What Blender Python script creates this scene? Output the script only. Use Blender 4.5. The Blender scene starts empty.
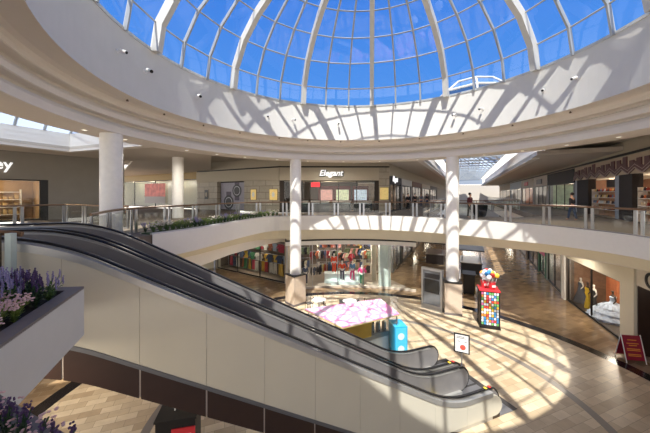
import bpy, math, random
from mathutils import Vector, Matrix
random.seed(7)
R_ = math.radians
SC = bpy.context.scene
COL = SC.collection
EYE = 1.66
F, CX, HY = 288.0, 325.0, 194.5
GZ = EYE - 7.6            # ground floor level
C0 = (1.73, 10.42)        # centre of the rotunda
CZ = EYE + 2.42           # soffit level
def W(px, py, z):         # photo pixel -> point on the horizontal plane z
    Y = F*(EYE-z)/(py-HY); return (X_(px)*Y, Y)
def X_(px): return (px-CX)/F
def pol(a, r, z=None):
    p = (C0[0]+r*math.cos(R_(a)), C0[1]+r*math.sin(R_(a)))
    return p if z is None else p+(z,)
# ------------------------------------------------------------------ materials
def lin(c):
    return tuple(((v/255)/12.92 if v/255 <= .04045 else ((v/255+.055)/1.055)**2.4) for v in c)
MATS = {}
def mat(name, c, rough=.6, metal=0, noise=.06, scale=6, bump=0, emit=0, spec=.5):
    if name in MATS: return MATS[name]
    m = bpy.data.materials.new(name); m.use_nodes = True
    nt = m.node_tree; b = nt.nodes['Principled BSDF']
    col = lin(c)+(1,)
    b.inputs['Base Color'].default_value = col
    b.inputs['Roughness'].default_value = rough; b.inputs['Metallic'].default_value = metal
    b.inputs['Specular IOR Level'].default_value = spec
    tc = nt.nodes.new('ShaderNodeTexCoord')
    n = nt.nodes.new('ShaderNodeTexNoise'); n.inputs['Scale'].default_value = scale; n.inputs['Detail'].default_value = 4
    nt.links.new(tc.outputs['Object'], n.inputs['Vector'])
    if noise:
        mr = nt.nodes.new('ShaderNodeMapRange'); mr.inputs['To Min'].default_value = 1-noise*1.5; mr.inputs['To Max'].default_value = 1+noise*1.5
        nt.links.new(n.outputs['Fac'], mr.inputs['Value'])
        mx = nt.nodes.new('ShaderNodeVectorMath'); mx.operation = 'SCALE'; mx.inputs[0].default_value = col[:3]
        nt.links.new(mr.outputs['Result'], mx.inputs['Scale']); nt.links.new(mx.outputs['Vector'], b.inputs['Base Color'])
    if bump:
        bp = nt.nodes.new('ShaderNodeBump'); bp.inputs['Strength'].default_value = bump
        nt.links.new(n.outputs['Fac'], bp.inputs['Height']); nt.links.new(bp.outputs['Normal'], b.inputs['Normal'])
    if emit:
        b.inputs['Emission Color'].default_value = col; b.inputs['Emission Strength'].default_value = emit
    MATS[name] = m; return m
def glass_mat(name, tint=(1, 1, 1), refl=1.5, rough=0.0, cap=1.0, base=0.0):
    if name in MATS: return MATS[name]
    m = bpy.data.materials.new(name); m.use_nodes = True; nt = m.node_tree; nt.nodes.clear()
    o = nt.nodes.new('ShaderNodeOutputMaterial'); mix = nt.nodes.new('ShaderNodeMixShader')
    t = nt.nodes.new('ShaderNodeBsdfTransparent'); t.inputs[0].default_value = tint+(1,)
    g = nt.nodes.new('ShaderNodeBsdfGlossy'); g.inputs['Roughness'].default_value = rough
    fr = nt.nodes.new('ShaderNodeLayerWeight'); fr.inputs['Blend'].default_value = .5
    pw = nt.nodes.new('ShaderNodeMath'); pw.operation = 'POWER'; pw.inputs[1].default_value = 4.0
    mr = nt.nodes.new('ShaderNodeMapRange'); mr.inputs['To Min'].default_value = base+.02; mr.inputs['To Max'].default_value = cap
    nt.links.new(fr.outputs['Facing'], pw.inputs[0]); nt.links.new(pw.outputs[0], mr.inputs['Value'])
    nt.links.new(mr.outputs['Result'], mix.inputs[0]); nt.links.new(t.outputs[0], mix.inputs[1]); nt.links.new(g.outputs[0], mix.inputs[2])
    nt.links.new(mix.outputs[0], o.inputs[0]); MATS[name] = m; return m
def frosted(name, c, tr=.6):
    m = bpy.data.materials.new(name); m.use_nodes = True; nt = m.node_tree; nt.nodes.clear()
    o = nt.nodes.new('ShaderNodeOutputMaterial'); mix = nt.nodes.new('ShaderNodeMixShader')
    a = nt.nodes.new('ShaderNodeBsdfTranslucent'); a.inputs[0].default_value = lin(c)+(1,)
    d = nt.nodes.new('ShaderNodeBsdfTransparent'); d.inputs[0].default_value = lin(c)+(1,)
    mix.inputs[0].default_value = (1-tr)*.8
    nt.links.new(a.outputs[0], mix.inputs[1]); nt.links.new(d.outputs[0], mix.inputs[2]); nt.links.new(mix.outputs[0], o.inputs[0])
    MATS[name] = m; return m
def N(nt, t, **k):
    n = nt.nodes.new(t)
    for a, b in k.items(): setattr(n, a, b)
    return n
def brick_mat(name, cols, mortar, rot, bw, rh, rough, ms=.012, rings=False, outer=None, vertical=False):
    m = bpy.data.materials.new(name); m.use_nodes = True; nt = m.node_tree; b = nt.nodes['Principled BSDF']
    L = nt.links.new
    geo = N(nt, 'ShaderNodeNewGeometry')
    mp = N(nt, 'ShaderNodeMapping'); mp.inputs['Rotation'].default_value = (0, 0, -rot)
    if vertical: mp.inputs['Rotation'].default_value = (R_(90), 0, 0)
    L(geo.outputs['Position'], mp.inputs['Vector'])
    def bricks(c1, c2, off):
        br = N(nt, 'ShaderNodeTexBrick'); br.offset = .5; br.inputs['Scale'].default_value = 1
        br.inputs['Brick Width'].default_value = bw; br.inputs['Row Height'].default_value = rh
        br.inputs['Mortar Size'].default_value = ms; br.inputs['Bias'].default_value = off
        br.inputs['Color1'].default_value = lin(c1)+(1,); br.inputs['Color2'].default_value = lin(c2)+(1,)
        br.inputs['Mortar'].default_value = lin(mortar)+(1,)
        L(mp.outputs[0], br.inputs['Vector']); return br
    br = bricks(cols[0], cols[1], 0.0)
    ns = N(nt, 'ShaderNodeTexNoise'); ns.inputs['Scale'].default_value = 3.5; ns.inputs['Detail'].default_value = 6
    L(geo.outputs['Position'], ns.inputs['Vector'])
    mr = N(nt, 'ShaderNodeMapRange'); mr.inputs['To Min'].default_value = .82; mr.inputs['To Max'].default_value = 1.18
    L(ns.outputs['Fac'], mr.inputs['Value'])
    sc = N(nt, 'ShaderNodeVectorMath', operation='SCALE'); L(br.outputs['Color'], sc.inputs[0]); L(mr.outputs[0], sc.inputs['Scale'])
    out = sc.outputs['Vector']; rr = None
    if rings:
        sub = N(nt, 'ShaderNodeVectorMath', operation='SUBTRACT'); sub.inputs[1].default_value = (C0[0], C0[1], 0)
        mul = N(nt, 'ShaderNodeVectorMath', operation='MULTIPLY'); mul.inputs[1].default_value = (1, 1, 0)
        L(geo.outputs['Position'], sub.inputs[0]); L(sub.outputs['Vector'], mul.inputs[0])
        ln = N(nt, 'ShaderNodeVectorMath', operation='LENGTH'); L(mul.outputs['Vector'], ln.inputs[0])
        br2 = bricks(outer[0], outer[1], 0.0)
        sc2 = N(nt, 'ShaderNodeVectorMath', operation='SCALE'); L(br2.outputs['Color'], sc2.inputs[0]); L(mr.outputs[0], sc2.inputs['Scale'])
        def gt(v):
            g = N(nt, 'ShaderNodeMath', operation='GREATER_THAN'); g.inputs[1].default_value = v; L(ln.outputs['Value'], g.inputs[0]); return g.outputs[0]
        def mixc(f, a, bb):
            mx = N(nt, 'ShaderNodeMix', data_type='RGBA'); L(f, mx.inputs[0])
            if isinstance(a, tuple): mx.inputs[6].default_value = a
            else: L(a, mx.inputs[6])
            if isinstance(bb, tuple): mx.inputs[7].default_value = bb
            else: L(bb, mx.inputs[7])
            return mx.outputs[2]
        def band(a, bq):
            g = N(nt, 'ShaderNodeMath', operation='SUBTRACT'); L(gt(a), g.inputs[0]); L(gt(bq), g.inputs[1]); return g.outputs[0]
        out = mixc(gt(12.1), out, sc2.outputs['Vector'])
        out = mixc(band(11.55, 12.1), out, lin((34, 31, 31))+(1,))
        out = mixc(band(7.42, 7.72), out, lin((118, 110, 102))+(1,))
        rr = gt(11.55)
    L(out, b.inputs['Base Color'])
    if rr is not None:
        m3 = N(nt, 'ShaderNodeMapRange'); m3.inputs['To Min'].default_value = rough; m3.inputs['To Max'].default_value = .16
        L(rr, m3.inputs['Value']); L(m3.outputs[0], b.inputs['Roughness'])
    else: b.inputs['Roughness'].default_value = rough
    MATS[name] = m; return m
white = mat('white_plaster', (234, 230, 220), .7, noise=.02)
drumw = mat('drum_plaster', (220, 217, 208), .75, noise=.03, scale=2)
mould = mat('cream_plaster', (232, 225, 214), .7, noise=.02)
cream = mat('cream_panel', (221, 213, 190), .55, noise=.02)
clad = mat('cream_cladding', (204, 198, 180), .32, noise=.03, scale=1.2)
beige = mat('beige_stone', (178, 168, 150), .6, noise=.06, scale=4)
bulk = mat('beige_bulkhead', (190, 180, 160), .7, noise=.03)
greyb = mat('taupe_wall', (140, 134, 124), .7, noise=.06, scale=1.5)
brown = mat('dark_brown_panel', (52, 36, 30), .35, noise=.15, scale=3)
black = mat('black_trim', (26, 24, 24), .45)
dark = mat('dark_interior', (62, 54, 48), .8)
steel = mat('brushed_steel', (176, 178, 182), .3, 1, noise=.05, scale=20)
panelm = mat('balustrade_steel', (150, 146, 144), .32, .35, noise=.08, scale=3)
silver = mat('silver_trim', (192, 191, 186), .35, .6)
rubber = mat('handrail_rubber', (24, 24, 26), .35)
brass = mat('bronze_handrail', (128, 104, 84), .3, .6)
framem = mat('dome_frame_white', (206, 204, 196), .5)
mullm = mat('mullion_aluminium', (170, 174, 176), .4, .2)
deckm = mat('carpet_grey', (120, 108, 96), .9, noise=.12, scale=8)
planter_w = mat('planter_render', (204, 202, 196), .7, noise=.02)
planter_g = mat('planter_stone_rim', (112, 104, 102), .6, noise=.12, scale=9)
soil = mat('dark_soil', (48, 42, 36), .95, noise=.3, scale=12)
domegl = glass_mat('dome_glass', (.93, .96, 1), cap=1.0, base=.035)
shopgl = glass_mat('shop_glass', (.96, .98, .97), cap=.85, base=.03)
railgl = glass_mat('rail_glass', (.87, .90, .87), cap=.9, base=.04)
frost = frosted('frosted_skylight', (176, 190, 206), .6)
stonebase = mat('column_stone', (205, 186, 164), .35, noise=.1, scale=5)
whitegloss = mat('white_gloss', (238, 235, 228), .3)
tile_f = brick_mat('floor_tiles', ((208, 190, 158), (166, 144, 114)), (140, 124, 102), R_(21), .62, .31, .3, .006, True, ((152, 128, 98), (118, 97, 72)))
stonewall = brick_mat('stone_tile_wall', ((186, 176, 158), (172, 162, 144)), (120, 112, 100), 0, 1.4, .62, .5, .02, vertical=True)
# ------------------------------------------------------------------ mesh builder
class MB:
    def __init__(s): s.v = []; s.f = []
    def quad(s, a, b, c, d): i = len(s.v); s.v += [a, b, c, d]; s.f.append((i, i+1, i+2, i+3)); return s
    def poly(s, pts): i = len(s.v); s.v += list(pts); s.f.append(tuple(range(i, i+len(pts)))); return s
    def prism(s, pts, z0, z1):
        n = len(pts); i = len(s.v)
        s.v += [(x, y, z0) for x, y in pts]+[(x, y, z1) for x, y in pts]
        s.f.append(tuple(i+k for k in range(n))[::-1]); s.f.append(tuple(i+n+k for k in range(n)))
        for k in range(n): q = (k+1) % n; s.f.append((i+k, i+q, i+n+q, i+n+k))
        return s
    def box(s, x0, x1, y0, y1, z0, z1, rz=0, o=(0, 0)):
        p = [(x0, y0), (x1, y0), (x1, y1), (x0, y1)]
        c, q = math.cos(rz), math.sin(rz)
        return s.prism([(o[0]+x*c-y*q, o[1]+x*q+y*c) for x, y in p], z0, z1)
    def tube(s, pts, r, n=8, rad=None, closed=False):
        P = [Vector(p) for p in pts]; base = len(s.v); up0 = None
        m = len(P)
        for k, p in enumerate(P):
            if closed: t = (P[(k+1) % m]-P[k-1])
            else: t = P[min(k+1, m-1)]-P[max(k-1, 0)]
            t.normalize()
            if up0 is None:
                up0 = Vector((0, 0, 1)) if abs(t.z) < .9 else Vector((1, 0, 0))
            a = t.cross(up0)
            if a.length < 1e-4: a = t.cross(Vector((0, 1, 0)))
            a.normalize(); bq = a.cross(t); bq.normalize(); up0 = bq
            rr = rad[k] if rad else r
            for j in range(n):
                an = 2*math.pi*j/n
                w = rr if isinstance(rr, tuple) else (rr, rr)
                s.v.append(tuple(p+a*math.cos(an)*w[0]+bq*math.sin(an)*w[1]))
        for k in range(m if closed else m-1):
            k2 = (k+1) % m
            for j in range(n):
                j2 = (j+1) % n
                s.f.append((base+k*n+j, base+k*n+j2, base+k2*n+j2, base+k2*n+j))
        if not closed:
            s.f.append(tuple(base+j for j in range(n))[::-1]); s.f.append(tuple(base+(m-1)*n+j for j in range(n)))
        return s
    def lathe(s, prof, n=20, o=(0, 0, 0), a0=0, a1=360, cap=True):
        base = len(s.v); full = abs(a1-a0) >= 360; cnt = n if full else n+1
        for r, z in prof:
            for j in range(cnt):
                an = R_(a0+(a1-a0)*j/n); s.v.append((o[0]+r*math.cos(an), o[1]+r*math.sin(an), o[2]+z))
        for k in range(len(prof)-1):
            for j in range(n):
                j2 = (j+1) % cnt if full else j+1
                s.f.append((base+k*cnt+j, base+k*cnt+j2, base+(k+1)*cnt+j2, base+(k+1)*cnt+j))
        if cap and full:
            s.f.append(tuple(base+j for j in range(cnt))[::-1]); s.f.append(tuple(base+(len(prof)-1)*cnt+j for j in range(cnt)))
        return s
    def ball(s, c, r, n=8, m=6, sq=(1, 1, 1)):
        pr = [(max(1e-4, math.sin(math.pi*k/m))*r, -math.cos(math.pi*k/m)*r) for k in range(m+1)]
        b0 = len(s.v); s.lathe(pr, n, (0, 0, 0))
        for i in range(b0, len(s.v)):
            x, y, z = s.v[i]; s.v[i] = (c[0]+x*sq[0], c[1]+y*sq[1], c[2]+z*sq[2])
        return s
    def strip(s, A, B):           # ribbon of quads between two polylines
        n = len(A); i = len(s.v); s.v += list(A)+list(B)
        for k in range(n-1): s.f.append((i+k, i+k+1, i+n+k+1, i+n+k))
        return s
    def slab(s, A, B, z0, z1):    # solid between two plan polylines
        a0 = [(x, y, z0) for x, y in A]; a1 = [(x, y, z1) for x, y in A]; b0 = [(x, y, z0) for x, y in B]; b1 = [(x, y, z1) for x, y in B]
        s.strip(a1, b1); s.strip(b0, a0); s.strip(a0, a1); s.strip(b1, b0)
        s.quad(a0[0], b0[0], b1[0], a1[0]); s.quad(a0[-1], a1[-1], b1[-1], b0[-1]); return s
    def build(s, name, m, parent=None, smooth=False, world=False, origin=None):
        v = s.v
        if parent is not None and world:
            M = (Matrix.Translation(parent.location) @ Matrix.Rotation(parent.rotation_euler.z, 4, 'Z')).inverted()
            v = [tuple(M @ Vector(p)) for p in v]
        me = bpy.data.meshes.new(name)
        loc = (0, 0, 0)
        if parent is None and origin != 'zero':
            xs = [p[0] for p in v]; ys = [p[1] for p in v]; zs = [p[2] for p in v]
            loc = ((min(xs)+max(xs))/2, (min(ys)+max(ys))/2, min(zs))
            v = [(p[0]-loc[0], p[1]-loc[1], p[2]-loc[2]) for p in v]
        me.from_pydata(v, [], s.f); me.update()
        if smooth:
            for p in me.polygons: p.use_smooth = True
            try: me.set_sharp_from_angle(angle=R_(40))
            except Exception: pass
        me.materials.append(m)
        o = bpy.data.objects.new(name, me); COL.objects.link(o); o.location = loc
        if parent is not None: o.parent = parent
        return o
def tag(o, label, cat, group=None):
    o['label'] = label; o['category'] = cat
    if group: o['group'] = group
    return o
def struct(o, label=None, cat=None):
    o['kind'] = 'structure'
    if label: o['label'] = label
    if cat: o['category'] = cat
    return o
def thing(name, label, cat, loc=(0, 0, 0), rz=0, group=None):
    o = bpy.data.objects.new(name, None); COL.objects.link(o); o.location = loc; o.rotation_euler = (0, 0, rz)
    o.empty_display_size = .2
    return tag(o, label, cat, group)
def dup(root, loc, rz=0, label=None, group=None, scale=None, mats=None):
    r = root.copy(); COL.objects.link(r); r.location = loc; r.rotation_euler = (0, 0, rz)
    if label: r['label'] = label
    if group: r['group'] = group
    if scale: r.scale = (scale,)*3 if not isinstance(scale, tuple) else scale
    def setm(o):
        if mats:
            nm = o.name.split('.')[0]
            if nm in mats and o.type == 'MESH':
                o.material_slots[0].link = 'OBJECT'; o.material_slots[0].material = mats[nm]
    setm(r)
    for ch in list(root.children):
        c = ch.copy(); COL.objects.link(c); c.parent = r; setm(c)
        for g in list(ch.children):
            d = g.copy(); COL.objects.link(d); d.parent = c; setm(d)
    return r
def text_obj(name, body, size, m, loc, rz, parent=None, shear=0, depth=.02, rx=90, align='CENTER', offset=0):
    cu = bpy.data.curves.new(name, 'FONT'); cu.body = body; cu.size = size; cu.extrude = depth; cu.align_x = align; cu.align_y = 'CENTER'
    cu.shear = shear; cu.offset = offset
    t = bpy.data.objects.new(name, cu); COL.objects.link(t)
    dg = bpy.context.evaluated_depsgraph_get(); me = bpy.data.meshes.new_from_object(t.evaluated_get(dg))
    bpy.data.objects.remove(t); me.materials.clear(); me.materials.append(m)
    M = Matrix.Rotation(R_(rx), 4, 'X'); me.transform(M)
    o = bpy.data.objects.new(name, me); COL.objects.link(o); o.location = loc; o.rotation_euler = (0, 0, rz)
    if parent is not None: o.parent = parent
    return o
def arc(a0, a1, r, n): return [pol(a0+(a1-a0)*k/n, r) for k in range(n+1)]
def smoothline(P, n=6):
    out = []
    for i in range(len(P)-1):
        p0 = P[max(i-1, 0)]; p1 = P[i]; p2 = P[i+1]; p3 = P[min(i+2, len(P)-1)]
        for k in range(n):
            t = k/n
            out.append(tuple(.5*((2*p1[j])+(-p0[j]+p2[j])*t+(2*p0[j]-5*p1[j]+4*p2[j]-p3[j])*t*t+(-p0[j]+3*p1[j]-3*p2[j]+p3[j])*t**3) for j in range(len(p1))))
    out.append(tuple(P[-1])); return out
def offset(line, d):
    out = []
    for i, p in enumerate(line):
        a = line[max(i-1, 0)]; b = line[min(i+1, len(line)-1)]
        tx, ty = b[0]-a[0], b[1]-a[1]; l = math.hypot(tx, ty) or 1
        out.append((p[0]-ty/l*d, p[1]+tx/l*d))
    return out
# ------------------------------------------------------------------ camera, world, sun
cam = bpy.data.cameras.new('camera'); camo = bpy.data.objects.new('camera', cam); COL.objects.link(camo)
camo.location = (0, 0, EYE); camo.rotation_euler = (R_(90), 0, 0)
cam.sensor_width = 36; cam.lens = F/650*36; cam.shift_y = -(216.5-HY)/650; cam.clip_start = .05; cam.clip_end = 500
SC.camera = camo
SC.view_settings.view_transform = 'Standard'; SC.view_settings.look = 'None'; SC.view_settings.gamma = 1; SC.view_settings.exposure = .2
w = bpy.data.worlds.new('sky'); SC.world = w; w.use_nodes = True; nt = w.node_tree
bg = nt.nodes['Background']
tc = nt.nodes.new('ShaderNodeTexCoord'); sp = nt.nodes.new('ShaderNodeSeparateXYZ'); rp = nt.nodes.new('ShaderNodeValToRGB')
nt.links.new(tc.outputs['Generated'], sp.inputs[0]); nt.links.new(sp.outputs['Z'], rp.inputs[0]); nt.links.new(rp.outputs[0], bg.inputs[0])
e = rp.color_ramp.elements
e[0].position = 0.0; e[0].color = (2.0, 1.86, 1.68, 1)  # horizon made brighter than the sky, added as fill for the interior
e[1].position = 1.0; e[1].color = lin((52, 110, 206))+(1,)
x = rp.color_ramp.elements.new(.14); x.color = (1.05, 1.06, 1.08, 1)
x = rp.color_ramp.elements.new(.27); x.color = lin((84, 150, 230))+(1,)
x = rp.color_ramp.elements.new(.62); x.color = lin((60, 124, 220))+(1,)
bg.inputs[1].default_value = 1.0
SUN_T = Vector((.245, .97, -1.74))      # direction the light travels
sl = bpy.data.lights.new('sun', 'SUN'); sl.energy = 8; sl.angle = R_(.6); sl.color = (1, .955, .88)
so = bpy.data.objects.new('sun', sl); COL.objects.link(so); so.rotation_euler = SUN_T.to_track_quat('-Z', 'Y').to_euler(); so.location = (0, 0, 30)
def area(name, loc, sx, sy, power, color=(1, .95, .88), rot=(0, 0, 0)):
    l = bpy.data.lights.new(name, 'AREA'); l.shape = 'RECTANGLE'; l.size = sx; l.size_y = sy; l.energy = power; l.color = color
    o = bpy.data.objects.new(name, l); COL.objects.link(o); o.location = loc; o.rotation_euler = rot; return o
def point(name, loc, power, color=(1, .9, .75), r=.15):
    l = bpy.data.lights.new(name, 'POINT'); l.energy = power*1.4; l.color = color; l.shadow_soft_size = r
    o = bpy.data.objects.new(name, l); COL.objects.link(o); o.location = loc; return o
# ------------------------------------------------------------------ floors
struct(MB().quad((-60, -20, GZ), (110, -20, GZ), (110, 130, GZ), (-60, 130, GZ)).build('floor', tile_f, origin='zero'))
CD = R_(64); ux, uy = math.cos(CD), math.sin(CD)             # corridor direction
def cpt(o, d, n=0): return (o[0]+ux*d+uy*n, o[1]+uy*d-ux*n)     # n > 0: towards the right-hand wall
L0 = (5.9, 26.5); Q0 = (18.6, 17.0)
k = EYE/1.6
edge_px = [(-6.85, 11.4), (-6.0, 13.5), (-5.0, 17.4), (-3.9, 20.2), (-2.2, 20.9), (0, 21.3), (2.8, 21.35), (4.8, 20.85), (6.6, 19.95), (8.7, 18.25), (10.0, 16.6), (11.05, 14.8), (11.5, 13.2), (11.75, 11.5), (11.6, 9.9), (11.1, 7.5), (9.8, 4.4), (7.6, 1.9), (5.0, .4)]
edge = smoothline([(a*k, b*k) for a, b in edge_px], 5)
outer = []
for i, p in enumerate(edge):
    v = Vector((p[0]-C0[0], p[1]-C0[1])); r = v.length; ang = math.degrees(math.atan2(v.y, v.x))
    ro = 16.3 if (ang > 78) else (15.6 if ang > 40 else 20)
    v = v.normalized()*max(ro, r+3); outer.append((C0[0]+v.x, C0[1]+v.y))
deck = MB(); deck.slab(edge, outer, -.5, 0)
deck.prism([(-8, 9.9), (-7.15, 11.85), (-14, 16), (-19, 12)][::-1], -.5, -.002)
deck.prism([(-16, 17), (-9, 12), (-7.2, 24), (-9, 30), (-22, 36), (-26, 24)], -.5, -.004)
deck.prism([cpt(L0, -3, -.5), cpt(L0, 75, -.5), cpt(L0, 75, 3.5), cpt(L0, -3, 3.5)], -.5, -.006)
deck.prism([cpt(Q0, 4, 6), cpt(Q0, 80, 6), cpt(Q0, 80, -4.2), cpt(Q0, 6, -4.2)], -.5, -.008)
deck.prism([(-2.4, -1), (3.5, -1), (3.5, -5), (-20, -5), (-20, 2), (-9.7, 4.5), (-5.6, 3.0), (-4.6, 1)], -.5, -.003)
struct(deck.build('floor_upper', deckm, origin='zero'))
# fascia: white outer band, cream lower band
fh = [1.1]*1
def lerp(a, b, t): return a+(b-a)*t
n = len(edge); edge0 = edge; edge = offset(edge0, -.03); fin = offset(edge, .0)
fb = MB(); zt = [(x, y, .02) for x, y in edge]
def fdepth(i): t = i/(n-1); return 1.02 if t < .55 else lerp(1.02, .80, min(1, (t-.55)/.2))
inn = offset(edge, .28)
fb.strip(zt, [(p[0], p[1], -fdepth(i)) for i, p in enumerate(edge)])
fb.strip([(p[0], p[1], -fdepth(i)) for i, p in enumerate(edge)], [(p[0], p[1], -fdepth(i)) for i, p in enumerate(inn)])
fb.strip([(p[0], p[1], .02) for p in inn], zt)
struct(fb.build('trim_fascia', white, origin='zero'))
def cdepth(i):
    t = i/(n-1); return lerp(1.35, 1.85, min(1, t/.25)) if t < .45 else lerp(1.85, 1.42, min(1, (t-.45)/.2))
inn2 = offset(edge, .32); inn3 = offset(edge, .75)
cb = MB(); cb.strip([(p[0], p[1], -fdepth(i)+.05) for i, p in enumerate(inn)], [(p[0], p[1], -cdepth(i)) for i, p in enumerate(inn3)])
cb.strip([(p[0], p[1], -cdepth(i)) for i, p in enumerate(inn3)], [(p[0], p[1], -cdepth(i)) for i, p in enumerate(offset(edge, 3.2))])
struct(cb.build('trim_soffit_band', cream, origin='zero'))
edge = edge0
# ceiling over the ground floor
gc = MB(); gc.slab(offset(edge, 2.6), offset(edge, 9.0), -1.85, -1.6)
gc.prism([cpt(L0, 4, -6), cpt(L0, 75, -6), cpt(L0, 75, 4.0), cpt(L0, 4, 4.0)], -1.9, -.6)
gc.prism([cpt(Q0, 7, 8), cpt(Q0, 80, 8), cpt(Q0, 80, -4.0), cpt(Q0, 7, -4.0)], -1.9, -.6)
gc.prism([(-3, 24.5), (-10.4, 29), (-16, 20), (-9, 12.5), (-7.3, 13), (-6.1, 18.5), (-4.6, 22)][::-1], -2.2, -1.5)
struct(gc.build('ceiling_ground', mould, origin='zero'))
# ------------------------------------------------------------------ drum, mouldings and soffit
RW, ZB, ZD = 8.91, EYE+3.64, EYE+5.86
dm = MB(); dm.lathe([(RW, ZB), (RW, ZD), (RW+.55, ZD), (RW+.55, ZB+.3)], 144, (C0[0], C0[1], 0), 0, 360, cap=False)
struct(dm.build('wall_drum', drumw, smooth=False, origin='zero'))
mo = MB()
prof = [(RW+.0, ZB), (RW+.62, ZB+.02), (9.72, ZB-.02), (9.80, EYE+3.41), (9.86, EYE+3.40), (9.98, EYE+3.40), (9.99, EYE+3.34), (10.0, EYE+3.16), (10.06, EYE+2.99), (10.14, EYE+2.98), (10.2, EYE+2.98)]
prof = [(RW, ZB), (9.50, ZB+.02), (9.66, ZB-.02), (9.72, ZB-.10), (9.74, EYE+3.42), (9.78, EYE+3.40), (10.12, EYE+3.42), (10.14, EYE+3.34), (10.02, EYE+3.27), (9.95, EYE+3.16), (9.94, EYE+2.99), (9.98, EYE+2.97), (10.30, EYE+2.99), (10.32, EYE+2.91), (10.16, EYE+2.83), (10.06, EYE+2.70), (10.02, EYE+2.44), (10.06, EYE+2.42), (11.45, EYE+2.42), (11.45, EYE+3.5)]
mo.lathe(prof, 144, (C0[0], C0[1], 0), 0, 360, cap=False)
struct(mo.build('trim_moulding', mould, smooth=False, origin='zero'))
# outer ceiling, higher than the soffit ring
UC = EYE+3.45
ceil_m = mat('ceiling_paint', (205, 196, 182), .8, noise=.02)
oc = MB()
oc.slab(arc(-40, 38, 11.4, 16), arc(-40, 38, 26, 16), UC, UC+.3)
oc.slab(arc(84, 153, 11.4, 14), arc(84, 153, 34, 14), UC, UC+.3); oc.slab(arc(37, 85, 10.6, 14), arc(37, 85, 15.2, 14), UC+.02, UC+.32)
oc.prism([cpt(L0, -1.5, -8), cpt(L0, 80, -8), cpt(L0, 80, 3.2), cpt(L0, -1.5, 3.2)], UC-.6, UC-.3)
oc.prism([cpt(Q0, 2, 8), cpt(Q0, 85, 8), cpt(Q0, 85, -4.6), cpt(Q0, 2, -4.6)], UC-.6, UC-.3)
oc.slab(arc(200, 320, 11.4, 14), arc(200, 320, 20, 14), UC, UC+.3)
struct(oc.build('ceiling', ceil_m, origin='zero'))
# cornices along the corridor void
cn = MB()
for o_, nn, sg in ((L0, 3.2, -1), (Q0, -4.6, 1)):
    for j, (dn, za, zb) in enumerate(((0, 4.45, 4.85), (.25, 4.85, 5.2), (.5, 5.2, 5.6), (.75, 5.6, 6.4))):
        a = nn+sg*dn
        cn.prism([cpt(o_, (-4 if sg < 0 else 4), a), cpt(o_, 80, a), cpt(o_, 80, a+sg*.5), cpt(o_, (-4 if sg < 0 else 4), a+sg*.5)], za, zb)
struct(cn.build('trim_cornice', mould, origin='zero'))
# ------------------------------------------------------------------ dome
dome = thing('glass_dome', 'huge blue-tinted glass dome of white curved ribs over the rotunda', 'skylight', (C0[0], C0[1], ZD))
prof_d = [(8.90, 0), (8.70, 1.14), (7.90, 2.45), (6.74, 3.44), (5.38, 4.18), (3.90, 4.70), (2.35, 5.03), (.45, 5.2)]
def lerp(a, b, t): return a+(b-a)*t
def sprof(o=0.0):
    return [(r+o*r/9, z+o*(.3+z/6)) for r, z in prof_d]
rb = MB()
def rib_mb(a, w_, dep, inner=0.0):
    m_ = MB(); a = R_(a); cx_, sx_ = math.cos(a), math.sin(a)
    pts = []
    P = [tuple(lerp(p[q], p2[q], t) for q in (0, 1)) for p, p2 in zip(prof_d, prof_d[1:]) for t in (0, .5)]+[prof_d[-1]]
    for i, (r, z) in enumerate(P):
        q0 = P[max(i-1, 0)]; q1 = P[min(i+1, len(P)-1)]; tr, tz = q1[0]-q0[0], q1[1]-q0[1]; l = math.hypot(tr, tz)
        nr, nz = -tz/l, tr/l                      # pointing inwards
        if nr > 0: nr, nz = -nr, -nz
        pts.append(((r-nr*.03, z-nz*.03), (r+nr*dep, z+nz*dep)))
    for side in (1, -1):
        off = (-sx_*w_/2*side, cx_*w_/2*side)
        A = [(p[0][0]*cx_+off[0], p[0][0]*sx_+off[1], p[0][1]) for p in pts]; B = [(p[1][0]*cx_+off[0], p[1][0]*sx_+off[1], p[1][1]) for p in pts]
        m_.strip(A, B)
        if side == 1: A1, B1 = A, B
    m_.strip(A1, A); m_.strip(B, B1)
    m_.quad(A1[0], A[0], B[0], B1[0])
    return m_
for i in range(12):
    o = rib_mb(21+30*i, .26, .34).build('rib', framem, dome)
for i in range(36):
    if i % 3: rib_mb(21+10*i, .085, .12).build('mullion', mullm, dome)
for r, z in prof_d[1:7]:
    P = [(r*math.cos(R_(1+10*j)), r*math.sin(R_(1+10*j)), z) for j in range(36)]
    MB().tube(P, .045, 4, closed=True).build('ring', mullm, dome)
MB().lathe([(RW-.02, .002), (RW+.12, .002), (RW+.12, .12), (RW-.02, .12), (RW-.02, .002)], 72, cap=False).build('base_ring', framem, dome)
MB().lathe([(.5, 5.08), (.5, 5.3)], 24, cap=True).build('crown_ring', framem, dome)
g = MB()
for k_ in range(len(prof_d)-1):
    (r0, z0), (r1, z1) = prof_d[k_], prof_d[k_+1]
    for i in range(36):
        a, b = R_(1+10*i), R_(11+10*i)
        g.quad((r0*math.cos(a), r0*math.sin(a), z0), (r0*math.cos(b), r0*math.sin(b), z0), (r1*math.cos(b), r1*math.sin(b), z1), (r1*math.cos(a), r1*math.sin(a), z1))
g.build('glazing', domegl, dome)
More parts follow.
